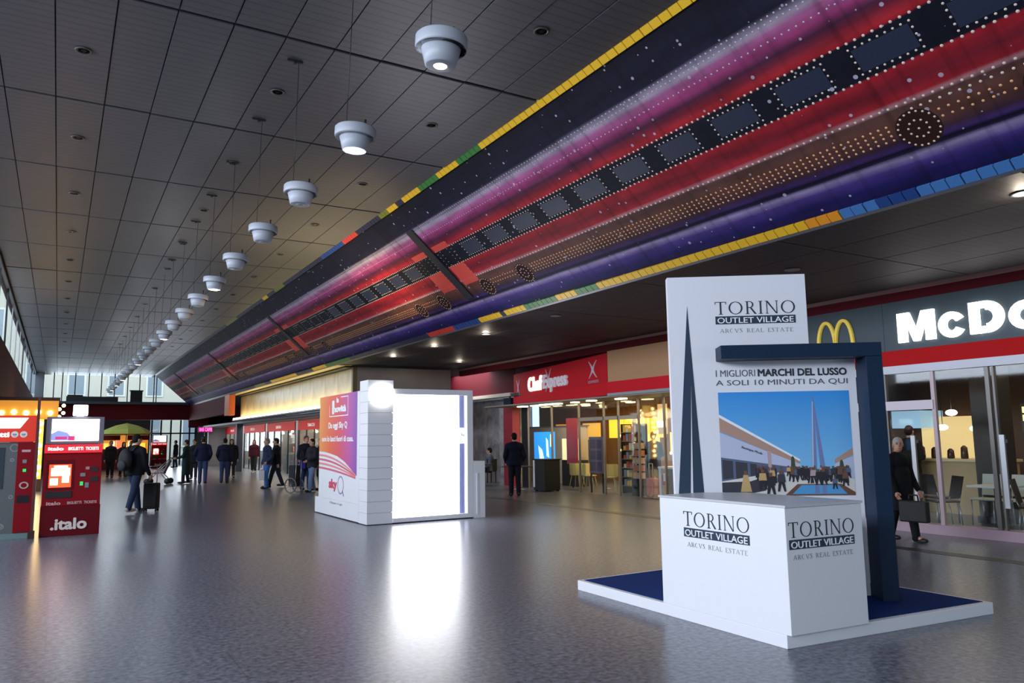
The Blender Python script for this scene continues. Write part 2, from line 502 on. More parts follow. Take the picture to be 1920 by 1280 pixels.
# far gable: red beam with clerestory window above it
YE = 55.0
struct('wall_far', MB().box(-1.0, XM1+0.1, YE, YE+0.25, 3.08, 4.06).box(XM1, 12.2, YE, YE+0.25, 2.56, 4.06), DRED)
struct('wall_far', MB().box(-1.4, -0.95, YE, YE+0.3, 0, 6.1).box(-1.4, 0.9, YE-0.02, YE+0.25, 0, 2.98), mat('far grey wall', '55565c', 0.6))
w2 = tag(MB().prism([(-0.95, YE+0.1), (5.3, YE+0.1), (5.3, YE+0.13), (-0.95, YE+0.13)], 4.2, 6.02).build('window_2', GLASS), kind='structure')
MB().add([(5.3, YE+0.1, 4.2), (7.2, YE+0.1, 4.2), (5.3, YE+0.1, 6.0), (5.3, YE+0.13, 4.2), (7.2, YE+0.13, 4.2), (5.3, YE+0.13, 6.0)],
         [(0, 1, 2), (5, 4, 3), (0, 3, 4, 1), (1, 4, 5, 2), (2, 5, 3, 0)]).build('side_pane', GLASS, w2)
for x in (-0.95, -0.4, 0.05, 0.75, 1.5, 2.2, 2.95, 3.7, 4.4, 5.25, 5.4):
    MB().box(x-0.03, x+0.03, YE+0.06, YE+0.16, 4.1, 6.02).build('mullion', DARKM, w2)
MB().box(-1.0, 7.3, YE-0.55, YE+0.2, 4.06, 4.22).build('sill', mat('blue grey ledge', '3d4450', 0.5), w2)
tag(MB().box(0.3, 3.15, YE-0.5, YE-0.1, 4.22, 4.52).box(0.35, 1.2, YE-0.45, YE-0.15, 4.52, 4.62).build('duct', DARKM),
    'long dark duct lying on the ledge under the far gable window', 'duct')
tag(MB().box(3.85, 4.55, YE-0.4, YE-0.1, 4.22, 4.95).box(3.8, 4.6, YE-0.42, YE-0.08, 4.90, 4.97).build('ventilation_box', DARKM),
    'upright dark box standing on the ledge under the far gable window', 'box')
# beam under the far stretch of the mural
struct('wall_far', MB().box(XM1, XM1+0.25, 42.2, YE+0.25, 3.05, 4.02), DRED)
struct('trim_2', MB().box(XM1-0.02, XM1+0.28, 41.0, 42.2, 2.95, 4.02), mat('orange end panel', 'd8662a', 0.5))

# right wall frieze and passage
struct('wall_right', MB().box(XR, XR+0.12, 1.0, 15.6, 3.80, 4.02).box(XR, XR+0.12, 15.6, 24.1, 3.78, 4.02), DRED)
struct('trim_3', MB().box(XR-0.05, XR+0.01, 0.5, 24.06, 3.955, 4.03), mat('dusty pink trim', '8d6a68', 0.5))
struct('wall_right', MB().box(13.35, 13.5, 22.2, 27.5, 3.14, 4.02), DRED)
struct('trim_4', MB().box(13.2, 13.5, 22.45, 27.5, 3.02, 3.14), mat('cream trim', 'd9cdbb', 0.5))
struct('wall_right', MB().box(14.1, 14.3, 23.3, 29, 0, 3.02).box(13.25, 13.6, 22.95, 23.3, 0, 2.72), MARBLE)
struct('wall_right', MB().box(13.22, 13.5, 22.35, 22.95, 0, 2.70), mat('crimson wall', '9c2a3a', 0.5))
struct('wall_right', MB().box(11.9, 18.2, 29, 29.2, 0, 4.02), MARBLE)

# projecting block with lit cove along the right side
struct('wall_right', MB().box(8.35, 11.74, 24.05, 24.25, 0, 3.98), mat('taupe stone', '7f7671', 0.35, noise=0.12, nscale=3))
blk = struct('wall_right', MB().box(8.25, 8.45, 24.2, 42.0, 2.74, 3.97), BEIGEM)
for k in range(12):
    p = MB().box(-0.03, 0.02, 0.012, 1.47, 2.80, 3.93).build('stone_panel', BEIGEM, blk)
    p.location = (8.24, 24.2+k*1.485, 0)
struct('wall_right', MB().box(8.2, 8.4, 24.07, 24.22, 2.7, 3.98), mat('bronze edge', '6c6047', 0.35, 0.4))
cv = thing('cove_light', 'long glowing cove light running along the foot of the beige stone block', 'light', (7.98, 33, 2.74))
MB().box(-0.18, 0.27, -8.95, 9.0, -0.07, -0.02).build('ledge', GREYM, cv)
MB().box(-0.15, -0.07, -8.9, 8.95, -0.019, 0.075).build('tube', TUBE, cv)
struct('trim_5', MB().box(7.98, 8.30, 24.2, 42, 3.965, 4.015), mat('black gap trim', '1f1c17', 0.6))
struct('ceiling', MB().box(8.2, 12, 24.25, 55, 2.55, 2.66), mat('soffit grey', '74757c', 0.5))

# buildings and street beyond the far end
bl = thing('street_building', 'pale stone building seen through the far gable window', 'building', (4, 74, 0))
MB().box(-14, 16, 0, 6, 0, 15).build('wall', mat('pale stone facade', 'cfc4b4', 0.7, noise=0.06, nscale=2), bl)
for fl in range(3):
    for k in range(9):
        fr = MB().box(-12.6+k*3, -11.2+k*3, -0.08, 0.02, 1.2+fl*4.4, 3.9+fl*4.4).build('window', mat('pale frame', 'e6e1d8', 0.6), bl)
        MB().box(-12.45+k*3, -11.35+k*3, -0.11, -0.07, 1.35+fl*4.4, 3.75+fl*4.4).build('pane', mat('far pane', '8e959c', 0.2), fr)
# glazed far doors with daylight
gd = tag(MB().box(5.7, 8.6, 60.0, 60.04, 0, 3.2).build('door_1', GLASS), kind='structure')
for x in (5.7, 6.3, 6.95, 7.6, 8.2, 8.6):
    MB().box(x-0.05, x+0.05, 59.95, 60.08, 0, 3.2).build('door_frame', DARKM, gd)
MB().box(5.6, 8.7, 59.95, 60.08, 2.2, 2.3).build('transom', DARKM, gd)
struct('wall_far', MB().box(-2, 5.6, 60, 60.2, 0, 3.3).box(8.65, 14, 60, 60.2, 0, 3.3), mat('dark back wall', '3a3a3e', 0.6))
struct('ceiling', MB().box(-2, 14, 55.2, 60.3, 3.3, 3.4), mat('dark soffit', '3f3f44', 0.6))
struct('wall_far', MB().box(8.7, 11.5, 55.0, 55.2, 0, 3.3), mat('lilac grey wall', '87858f', 0.5))

struct('wall_right', MB().box(8.3, 8.62, 43.3, 43.6, 0, 2.56), mat('slate pillar', '3c4256', 0.5))
# ------------------------------------------------------------------ mural on the sloping soffit
SL = math.hypot(XM1-XM0, H1-H2)
ES = Vector((XM1-XM0, 0, H2-H1)).normalized()      # down the slope
NM = Vector((H2-H1, 0, -(XM1-XM0))).normalized()   # towards the hall
Y0M, Y1M = -4.0, 54.9
def mur(s, y, out=0.0):
    return Vector((XM0, y, H1)) + ES*(s*SL) + NM*out

def mural_mat():
    m = bpy.data.materials.new('printed mural'); m.use_nodes = True
    nt = m.node_tree; b = nt.nodes['Principled BSDF']
    uv = nt.nodes.new('ShaderNodeUVMap'); uv.uv_map = 'UVMap'
    sep = nt.nodes.new('ShaderNodeSeparateXYZ'); nt.links.new(uv.outputs[0], sep.inputs[0])
    # slow wobble along the hall so that the bands look hand printed
    mp = nt.nodes.new('ShaderNodeMapping'); mp.inputs['Scale'].default_value = (0.35, 14, 1)
    nt.links.new(uv.outputs[0], mp.inputs[0])
    n = nt.nodes.new('ShaderNodeTexNoise'); n.inputs['Scale'].default_value = 2.0; n.inputs['Detail'].default_value = 4
    nt.links.new(mp.outputs[0], n.inputs['Vector'])
    ad = nt.nodes.new('ShaderNodeMath'); ad.operation = 'MULTIPLY_ADD'
    ad.inputs[1].default_value = 0.016; nt.links.new(n.outputs[0], ad.inputs[0]); nt.links.new(sep.outputs[1], ad.inputs[2])
    sb = nt.nodes.new('ShaderNodeMath'); sb.operation = 'SUBTRACT'; sb.inputs[1].default_value = 0.008
    nt.links.new(ad.outputs[0], sb.inputs[0])
    r = nt.nodes.new('ShaderNodeValToRGB'); cr = r.color_ramp
    stops = [(0.0, '1b1a28'), (0.185, '26243c'), (0.20, '8f8298'), (0.225, 'c9b8cc'), (0.245, 'cc74ac'), (0.29, 'bc4a86'), (0.325, '5c2c4c'), (0.35, '8a2a40'),
             (0.385, 'd0303c'), (0.398, 'c02834'), (0.404, '171b2c'), (0.535, '151929'), (0.541, 'c22634'), (0.60, '8c2434'), (0.645, 'c82c3a'), (0.66, 'd89aa0'),
             (0.672, '6c4844'), (0.735, '7a4c40'), (0.79, '4c3040'), (0.812, '4c3278'), (0.824, '120e1c'), (0.836, '2a2048'), (0.85, 'b8a4d2'), (0.88, '5c449a'), (0.925, '2a2470'), (0.965, '241c58'), (1.0, '1c1a3a')]
    while len(cr.elements) < len(stops): cr.elements.new(0.5)
    for e, (p, c) in zip(cr.elements, stops):
        e.position = p; _c = lin(c); _g = sum(_c[:3])/3; e.color = tuple(0.58*v for v in _c[:3])+(1,)
    nt.links.new(sb.outputs[0], r.inputs[0])
    # white splashes printed all over
    mp2 = nt.nodes.new('ShaderNodeMapping'); mp2.inputs['Scale'].default_value = (1, SL, 1)
    nt.links.new(uv.outputs[0], mp2.inputs[0])
    vo = nt.nodes.new('ShaderNodeTexVoronoi'); vo.inputs['Scale'].default_value = 7.5; vo.inputs['Randomness'].default_value = 1.0
    nt.links.new(mp2.outputs[0], vo.inputs['Vector'])
    sepc = nt.nodes.new('ShaderNodeSeparateColor'); nt.links.new(vo.outputs['Color'], sepc.inputs[0])
    sz = nt.nodes.new('ShaderNodeMath'); sz.operation = 'MULTIPLY_ADD'; sz.inputs[1].default_value = 0.20; sz.inputs[2].default_value = -0.02
    nt.links.new(sepc.outputs[0], sz.inputs[0])
    lt = nt.nodes.new('ShaderNodeMath'); lt.operation = 'LESS_THAN'
    nt.links.new(vo.outputs['Distance'], lt.inputs[0]); nt.links.new(sz.outputs[0], lt.inputs[1])
    ml = nt.nodes.new('ShaderNodeMath'); ml.operation = 'MULTIPLY'; ml.inputs[1].default_value = 0.75
    nt.links.new(lt.outputs[0], ml.inputs[0])
    mx = nt.nodes.new('ShaderNodeMix'); mx.data_type = 'RGBA'
    mx.inputs[7].default_value = lin('b9b0c6')
    nt.links.new(ml.outputs[0], mx.inputs[0]); nt.links.new(r.outputs[0], mx.inputs[6])
    # printed streaks
    n2 = nt.nodes.new('ShaderNodeTexNoise'); n2.inputs['Scale'].default_value = 3.0; n2.inputs['Detail'].default_value = 5
    mp3 = nt.nodes.new('ShaderNodeMapping'); mp3.inputs['Scale'].default_value = (0.5, 6, 1)
    nt.links.new(uv.outputs[0], mp3.inputs[0]); nt.links.new(mp3.outputs[0], n2.inputs['Vector'])
    mr = nt.nodes.new('ShaderNodeMapRange'); mr.inputs[1].default_value = 0.3; mr.inputs[2].default_value = 0.7
    mr.inputs[3].default_value = 0.62; mr.inputs[4].default_value = 1.1
    nt.links.new(n2.outputs[0], mr.inputs[0])
    mu = nt.nodes.new('ShaderNodeMix'); mu.data_type = 'RGBA'; mu.blend_type = 'MULTIPLY'; mu.inputs[0].default_value = 1
    nt.links.new(mx.outputs[2], mu.inputs[6]); nt.links.new(mr.outputs[0], mu.inputs[7])
    nt.links.new(mu.outputs[2], b.inputs['Base Color'])
    mp4 = nt.nodes.new('ShaderNodeMapping'); mp4.inputs['Scale'].default_value = (7, 0.12, 1)
    n4 = nt.nodes.new('ShaderNodeTexNoise'); n4.inputs['Scale'].default_value = 1.0; n4.inputs['Detail'].default_value = 2
    nt.links.new(uv.outputs[0], mp4.inputs[0]); nt.links.new(mp4.outputs[0], n4.inputs['Vector'])
    mr4 = nt.nodes.new('ShaderNodeMapRange'); mr4.inputs[1].default_value = 0.30; mr4.inputs[2].default_value = 0.48
    mr4.inputs[3].default_value = 0.6; mr4.inputs[4].default_value = 1.0
    nt.links.new(n4.outputs[0], mr4.inputs[0])
    mu4 = nt.nodes.new('ShaderNodeMix'); mu4.data_type = 'RGBA'; mu4.blend_type = 'MULTIPLY'; mu4.inputs[0].default_value = 1
    nt.links.new(mu.outputs[2], mu4.inputs[6]); nt.links.new(mr4.outputs[0], mu4.inputs[7]); nt.links.new(mu4.outputs[2], b.inputs['Base Color'])
    b.inputs['Roughness'].default_value = 0.62; b.inputs['Specular IOR Level'].default_value = 0.15
    return m

mural = thing('mural', 'long sloping mural of a red train with dotted windows above the hall', 'mural', (6.35, 19, 5.0))
def mparent(o): o.parent = mural; o.matrix_parent_inverse = Matrix.Translation((-6.35, -19, -5.0)); return o
mb = MB(); NS = 59
for i in range(NS+1):
    y = Y0M+(Y1M-Y0M)*i/NS
    for s in (0, 1): mb.v.append(tuple(mur(s, y)))
    for s in (0, 1): mb.v.append(tuple(mur(s, y, -0.12)))
for i in range(NS):
    a = 4*i; c = 4*(i+1)
    for f in ((a, c, c+1, a+1), (a+2, a+3, c+3, c+2), (a, a+2, c+2, c), (a+1, c+1, c+3, a+3)):
        mb.f.append(f); mb.m.append(0); mb.smooth.append(False)
mo = mparent(mb.build('printed_panel', mural_mat()))
uvl = mo.data.uv_layers.new(name='UVMap')
for p in mo.data.polygons:
    for li in p.loop_indices:
        v = mo.data.vertices[mo.data.loops[li].vertex_index].co
        uvl.data[li].uv = (v.y, min(1, max(0, (Vector((v.x-XM0, 0, v.z-H1))).dot(ES)/SL)))
def mplate(mb, s0, s1, y0, y1, o0=0.0, o1=0.02, mi=0):
    vs = [mur(s, y, o) for o in (o0, o1) for s, y in ((s0, y0), (s0, y1), (s1, y1), (s1, y0))]
    mb.add(vs, [(0, 1, 2, 3), (7, 6, 5, 4), (0, 4, 5, 1), (1, 5, 6, 2), (2, 6, 7, 3), (3, 7, 4, 0)], mi)
def mdot(mb, s, y, r=0.014, o=0.006):
    c = mur(s, y, 0); n = 6; ys = Vector((0, 1, 0))
    vs = [c+NM*0.001+(ES*math.cos(2*PI*i/n)+ys*math.sin(2*PI*i/n))*r for i in range(n)]+[c+NM*o]
    mb.add(vs, [(i, (i+1) % n, n) for i in range(n)], 0)
PALE = mat('pale dot', 'd9c3b4', 0.5); LILACD = mat('lilac dot', 'b9a9bb', 0.5); AMBER = mat('amber dot', 'e2aa78', 0.5)
def frange(a, b_, st):
    out = []; x = a
    while x < b_: out.append(x); x += st
    return out
def dotpart(name, m, pts, r):
    mb = MB()
    for s, y in pts: mdot(mb, s, y, r)
    o = mparent(mb.build(name, m)); o['kind'] = 'stuff'
YE0, YE1 = 1.0, 54.0
dotpart('roof_dots', LILACD, [(s, y) for s in (0.197, 0.217) for y in frange(YE0, YE1, 0.075)]+[(0.273, y) for y in frange(YE0, YE1, 0.085)], 0.011)
dotpart('window_band_dots', PALE, [(s, y) for s in (0.402, 0.538) for y in frange(YE0, YE1, 0.088)], 0.0155)
win = []
breaks = (1.76, 13.43, 25.1, 36.8, 48.5)
for c in range(5):
    y0 = breaks[c]+0.95
    for k in range(12):
        a = y0+0.9*k-0.02
        if a+0.6 > (breaks[c]+11.67)-0.5 or a > 54: continue
        for y in frange(a, a+0.62, 0.075): win += [(0.424, y), (0.518, y)]
        for s in (0.447, 0.471, 0.495): win += [(s, a), (s, a+0.6)]
dotpart('window_dots', PALE, win, 0.0125)
mid = [(0.664, y) for y in frange(YE0, YE1, 0.088)]
dotpart('skirt_dots', PALE, mid+[(0.69, y) for y in frange(YE0, 4.0, 0.09)], 0.0145)
rows = []; rg = []
for c in range(5):
    a0 = breaks[c]+2.52; a1 = min(54, (breaks[c]+11.67)-2.45)
    for s in (0.722, 0.74, 0.758, 0.776):
        rows += [(s, y) for y in frange(a0, a1, 0.084)]
    for yc in (breaks[c]-2.2, breaks[c]-0.85, breaks[c]+1.1, breaks[c]+2.25):
        if yc < YE0: continue
        for rr, nn in ((0.0, 1), (0.095, 10), (0.19, 20)):
            for i in range(nn):
                A = 2*PI*i/nn
                rg.append((0.765+rr*math.cos(A)/SL, yc+rr*math.sin(A)))
    rows += [(s, breaks[c]+1.37+i*0.09) for i in range(8) for s in (0.725, 0.752)]
    rows += [(s, breaks[c]-1.93+i*0.09) for i in range(10) for s in (0.725, 0.752)]
dotpart('axle_row_dots', AMBER, rows, 0.014)
dotpart('wheel_dots', PALE, rg, 0.0125)
wm = MB()
for c in range(5):
    for yc in (breaks[c]-2.2, breaks[c]-0.85, breaks[c]+1.1, breaks[c]+2.25):
        if yc < YE0: continue
        cc = mur(0.765, yc)
        vs = [cc+NM*0.0008+(ES*math.cos(2*PI*i/20)+Vector((0, 1, 0))*math.sin(2*PI*i/20))*0.215 for i in range(20)]
        wm = MB().add(vs, [tuple(range(20))]); 
        mparent(wm.build('wheel_disc', mat('wheel brown', '2e1814', 0.8, spec=0.1)))
for c in range(1, 5):
    b_ = MB(); mplate(b_, 0.19, 0.80, breaks[c]-0.13, breaks[c]+0.13, 0, 0.03)
    mparent(b_.build('carriage_gap', mat('gap black', '15141a', 0.6)))
    for sg in (-1, 1):
        y0, y1 = sorted((breaks[c]+sg*0.2, breaks[c]+sg*0.78))
        for sa, sb_ in ((0.36, 0.405), (0.54, 0.70)):
            b_ = MB(); mplate(b_, sa, sb_, y0, y1, 0, 0.004)
            mparent(b_.build('door_leaf', mat('door orange red', 'b83a30', 0.6)))
        d_ = []
        for y in (y0, y1): d_ += [(s, y) for s in frange(0.37, 0.72, 0.028)]
        for y in (y0+0.14, y1-0.14): d_ += [(s, y) for s in frange(0.415, 0.53, 0.028)]
        dotpart('door_dots', AMBER, d_, 0.010)
# panes between the dotted frames
for c in range(4):
    for k in range(12):
        a = breaks[c]+0.95+0.9*k
        if a+0.6 > (breaks[c]+11.67)-0.5 or a > 20: continue
        b_ = MB(); mplate(b_, 0.43, 0.512, a, a+0.56, 0, 0.003)
        mparent(b_.build('window_pane', mat('night blue pane', '182036', 0.5)))
# coloured tile strips along both edges
TC = dict(y=mat('yellow tile', 'd8a81e', 0.45), o=mat('orange tile', 'd88a1c', 0.45), g=mat('green tile', '2f6b2c', 0.45), k=mat('night tile', '1f2038', 0.45),
          r=mat('red tile', 'b83428', 0.45), b=mat('light blue tile', '3f6ea8', 0.45), n=mat('dark blue tile', '1c3c78', 0.45), d=mat('olive tile', '6c7020', 0.45))
def strip_color(y, top):
    if top: T = [(9.72, 'y'), (10.55, 'g'), (11.2, 'y'), (11.95, 'g'), (12.8, 'y'), (13.0, 'k'), (13.45, 'y'), (13.95, 'd'), (15.35, 'k'), (16.2, 'r'), (17.9, 'n'), (21.5, 'k'), (22.5, 'd'), (23.4, 'k'), (24, 'y'), (28, 'k'), (30, 'd'), (60, 'k')]
    else: T = [(4.3, 'b'), (4.82, 'n'), (5.24, 'b'), (5.75, 'o'), (8.2, 'y'), (8.3, 'k'), (9.75, 'y'), (10.4, 'g'), (11.0, 'y'), (11.95, 'g'), (12.75, 'y'), (12.95, 'k'), (13.8, 'y'), (15.0, 'n'), (16.3, 'r'), (22, 'k'), (24.5, 'g'), (26, 'y'), (28, 'k'), (32, 'y'), (33, 'k'), (35, 'd'), (60, 'k')]
    for lim, c in T:
        if y < lim: return c
tcache = {}
for top in (True, False):
    s0, s1 = ((-0.018, 0.022) if top else (0.970, 1.008))
    far = {}
    for y in frange(2.1, 54.5, 0.15):
        c = strip_color(y+0.07, top)
        if y < 18:
            key = (top, c)
            if key not in tcache:
                b_ = MB(); mplate(b_, s0, s1, 0.005, 0.143, 0, 0.03)
                tcache[key] = mparent(b_.build('edge_tile', TC[c])); o = tcache[key]
            else:
                o = tcache[key].copy(); COL.objects.link(o)
            o.location = (0, y+rng.uniform(-0.003, 0.003), 0)
        else:
            far.setdefault(c, MB()); mplate(far[c], s0, s1, y+0.005, y+0.143, 0, 0.03)
    for c, b_ in far.items():
        o = mparent(b_.build('edge_tiles', TC[c])); o['kind'] = 'stuff'
b_ = MB(); mplate(b_, -0.035, -0.019, Y0M, Y1M, -0.1, 0.03); mplate(b_, 1.009, 1.022, Y0M, Y1M, -0.1, 0.03)
mparent(b_.build('edge_rail', mat('rail grey', '6c6a70', 0.4, 0.5)))

# ------------------------------------------------------------------ hanging lamps and ceiling fittings
LAMPM = mat('lamp body white', 'a6aab4', 0.45)
LAMPI = mat('lamp rim dark', '3b3c44', 0.5)
def lamp(lit, label):
    t = thing('pendant_lamp', label, 'lamp')
    mb = MB()
    mb.lathe([(0.185, 0.0), (0.19, 0.015), (0.19, 0.085), (0.178, 0.098), (0.10, 0.105), (0.0, 0.105)], 28)
    mb.f.pop(-1) if False else None
    mb.lathe([(0.17, 0.02), (0.17, 0.0), (0.185, 0.0)], 28)
    mb.build('housing_ring', LAMPM, t)
    MB().lathe([(0.172, 0.018), (0.0, 0.018)], 28).build('gap_ring', LAMPI, t)
    MB().lathe([(0.0, -0.125), (0.102, -0.125), (0.112, -0.12), (0.152, 0.03), (0.0, 0.03)], 28).build('reflector_cup', LAMPM, t)
    MB().lathe([(0.0, -0.130), (0.045 if lit < 2 else 0.068, -0.130), (0.05 if lit < 2 else 0.074, -0.124)], 20).build('lens', LAMPW if lit else mat('unlit lens', '9b9ca6', 0.3), t)
    MB().tube([(-0.09, 0, 0.10), (-0.10, 0, 1.58)], 0.0035).build('suspension_wire', DARKM, t)
    MB().tube([(0.09, 0, 0.10), (0.09, 0, 0.2)], 0.01).box(-0.02, 0.12, -0.02, 0.02, 0.105, 0.12).build('bracket', DARKM, t)
    return t
protos = {0: None, 1: None, 2: None}
for k in range(23):
    lit = {0: 1}.get(k, 2 if (k % 4 == 1 or k > 15 and k % 2) else 0)
    state = ('glowing softly' if lit == 1 else 'lit') if lit else 'unlit'
    lab = f'white round pendant lamp, {state}, {ORD[k]} from the near end of the hanging row'
    loc = (2.245, 4.74+1.875*k, 4.40)
    if protos[lit] is None:
        protos[lit] = lamp(lit, lab); o = protos[lit]; o.location = loc
    else:
        o = dup(protos[lit], loc, label=lab)
    o['group'] = 'pendant lamps hanging in one row under the ceiling'
    o.rotation_euler = (0.05 if lit else 0.0, 0.03, 0)
bar0 = None
for k in range(8):
    m_ = MB().box(-0.09, 0.09, -0.012, 0.012, -0.02, 0)
    m_.box(-0.02, 0.02, -0.02, 0.02, -0.04, -0.02)
    b_ = m_.build('ceiling_bracket', BLACK); b_.location = (2.15, 6.62+1.875*k, H1-0.002)
    tag(b_, f'small black bracket on the ceiling holding a lamp wire, {ORD[k]} from the near end', 'bracket', 'black ceiling brackets of the lamp wires')
disc0 = None
for ci, (cx, cn) in enumerate(((0.02, 'left'), (2.17, 'middle'), (4.31, 'right'))):
    for k in range(12):
        if disc0 is None:
            disc0 = thing('ceiling_spotlight', '', 'spotlight')
            MB().lathe([(0.075, 0.0), (0.09, -0.004), (0.09, -0.012), (0.07, -0.012), (0.06, -0.004)], 18).build('trim_ring', mat('spot ring', '4f4a48', 0.4, 0.4), disc0)
            MB().lathe([(0.0, -0.007), (0.062, -0.007)], 18).build('lens', mat('spot lens dark', '2b2c30', 0.15), disc0)
            o = disc0
        else: o = dup(disc0, (0, 0, 0))
        o.location = (cx, 6.55+2.865*k, H1-0.001)
        o['label'] = f'dark recessed ceiling spotlight, {ORD[k]} from the near end of the {cn} row'
        o['group'] = f'recessed spotlights of the {cn} ceiling row'
for k, (x, y) in enumerate(((8.47, 15.48), (8.38, 18.15), (8.33, 20.9), (10.83, 21.56), (8.38, 3.83), (8.45, 12.52), (9.22, 7.4))):
    lab = ['bright square downlight in the lower ceiling above the white screen booth, nearest of three', 'bright downlight in the lower ceiling, middle of the three over the screen booth',
           'bright downlight in the lower ceiling, farthest of the three over the screen booth', 'bright downlight by the red wall at the right of the screen booth',
           'bright downlight in the lower ceiling at the right edge of the photo', 'faint downlight beside the mural edge left of the tall white sign', 'faint downlight right of the tall white sign top'][k]
    t = thing('downlight', lab, 'downlight', (x, y, H2-0.002))
    MB().lathe([(0.10, 0.0), (0.115, -0.012), (0.085, -0.012)], 16).build('trim_ring', GREYM, t)
    MB().lathe([(0.0, -0.009), (0.088, -0.009)], 16).build('lens', SPOTW if k < 5 else mat('faint lens', 'ffffff', 0.5, emit='d8cfc8', estr=0.5), t)

# ------------------------------------------------------------------ navy and white outlet stand in the foreground
st = thing('exhibition_stand', 'white and navy advertising stand with counter and picture panel on low base', 'stand', (6, 5.4, 0))
def sp(o): o.parent = st; o.matrix_parent_inverse = Matrix.Translation((-6, -5.4, 0)); return o
BX0, BX1, BY0, BY1 = 4.79, 7.2, 3.98, 6.82
basep = [(4.79, 4.09), (7.20, 3.86), (7.20, 6.82), (4.81, 6.82)]
b_ = MB().prism(basep, 0.0, 0.1)
sp(b_.build('base', WHITE, bevel=0.004))
ip = [(4.84, 4.14), (7.15, 3.92), (7.15, 6.77), (4.86, 6.77)]
sp(MB().prism(ip, 0.1, 0.104).build('carpet', NAVYC))
cp = [(4.795, 4.05), (5.62, 3.98), (5.62, 5.18), (5.32, 5.44), (4.80, 5.47)]
ct = sp(MB().prism(cp, 0.1, 1.04).build('counter', WHITE, bevel=0.004))
MB().prism([(4.79, 4.04), (5.63, 3.97), (5.63, 5.18), (5.32, 5.45), (4.79, 5.48)], 1.042, 1.06).build('counter_top', mat('pale counter top', 'c9c8cc', 0.35), None).parent = ct
ct.children[0].matrix_parent_inverse = Matrix()
PB = Vector((6.553, 4.63, 0.0)); PA = math.radians(-35)
PU = Vector((math.cos(PA), math.sin(PA), 0)); PN = Vector((math.sin(PA), -math.cos(PA), 0))
def pan(u, z, d=0.0): return PB+PU*u+PN*d+Vector((0, 0, z))
def pbox(mb, u0, u1, z0, z1, d0, d1, mi=0):
    vs = [pan(u, z, d) for z in (z0, z1) for u, d in ((u0, d1), (u1, d1), (u1, d0), (u0, d0))]
    return mb.add(vs, [(0, 3, 2, 1), (4, 5, 6, 7), (0, 1, 5, 4), (1, 2, 6, 5), (2, 3, 7, 6), (3, 0, 4, 7)], mi)
mb = MB()
pl_ = [(-1.73, 0.104), (0.025, 0.104), (0.025, 2.46), (-0.395, 2.46), (-0.395, 3.16), (-1.73, 3.16)]
vs = [pan(u, z, 0.0) for u, z in pl_]+[pan(u, z, -0.12) for u, z in pl_]
n_ = len(pl_)
mb.add(vs, [tuple(range(n_)), tuple(range(2*n_-1, n_-1, -1))]+[((i+1) % n_, i, n_+i, n_+(i+1) % n_) for i in range(n_)])
sp(mb.build('tall_panel', WHITEP))
mb = MB()
pbox(mb, 0.03, 0.178, 0.104, 2.31, 0.0, 0.27); sp(mb.build('frame_post', NAVY, bevel=0.003))
mb = MB()
pbox(mb, -1.29, 0.178, 2.312, 2.44, 0.0, 0.27); sp(mb.build('frame_beam', NAVY, bevel=0.003))
PMX = frame_m(pan(0, 0, 0.001), PU, (0, 0, 1))
NAVYI = mat('navy print', '22354a', 0.6)
def logo(M, x, y, w, parent, k=1.0, ink=INK):
    """name block: serif word, dark bar with white capitals, small caption"""
    o1 = serif('TORINO', M, x, y, 0.165*w, w, ink, parent)
    mb = MB(); plate(mb, M, rect(x, x+w, y-0.125*w, y-0.022*w), 0.0015)
    o2 = mb.build('name_bar', NAVYI, parent)
    M2 = M @ Matrix.Translation((0, 0, 0.0016))
    o3 = text('OUTLET VILLAGE', M2, x+0.02*w, y-0.112*w, 0.075*w, PAPER, parent, bold=0.0006*w/0.8, width=0.95*w)
    o4 = serif('ARCVS REAL ESTATE', M, x+0.05*w, y-0.235*w, 0.05*w, 0.91*w, INKG, parent)
    return o1, o2, o3, o4
for o in logo(PMX, -1.275, 2.775, 0.77, None): sp(o)
mb = MB()
plate(mb, PMX, [(-1.545, 2.87), (-1.70, 1.02), (-1.586, 1.02), (-1.535, 2.15)]); plate(mb, PMX, [(-1.545, 2.87), (-1.535, 2.15), (-1.562, 1.02), (-1.455, 1.02)])
sp(mb.build('spire_emblem', NAVYI))
sp(text('I MIGLIORI', PMX, -1.303, 2.163, 0.068, mat('mid ink', '4a5460', 0.6), None, width=0.375))
sp(text('MARCHI DEL LUSSO', PMX, -0.90, 2.163, 0.068, INK, None, bold=0.0035, width=0.84))
sp(text('A SOLI 10 MINUTI DA QUI', PMX, -1.30, 2.078, 0.053, mat('mid ink', '4a5460', 0.6), None, width=1.245))
# printed picture on the panel
def px2(u, v): return (-1.285+u*1.235, 1.02+v*0.99)
SKYP = None
def sky_print():
    m = bpy.data.materials.new('printed blue sky'); m.use_nodes = True
    nt = m.node_tree; b = nt.nodes['Principled BSDF']
    tc = nt.nodes.new('ShaderNodeTexCoord'); sep = nt.nodes.new('ShaderNodeSeparateXYZ')
    nt.links.new(tc.outputs['Object'], sep.inputs[0])
    mr = nt.nodes.new('ShaderNodeMapRange'); mr.inputs[1].default_value = 1.2; mr.inputs[2].default_value = 2.0
    nt.links.new(sep.outputs[2], mr.inputs[0])
    r = nt.nodes.new('ShaderNodeValToRGB')
    r.color_ramp.elements[0].color = lin('7fc0e8'); r.color_ramp.elements[1].color = lin('2f8fdd')
    nt.links.new(mr.outputs[0], r.inputs[0]); nt.links.new(r.outputs[0], b.inputs['Base Color'])
    b.inputs['Roughness'].default_value = 0.5
    return m
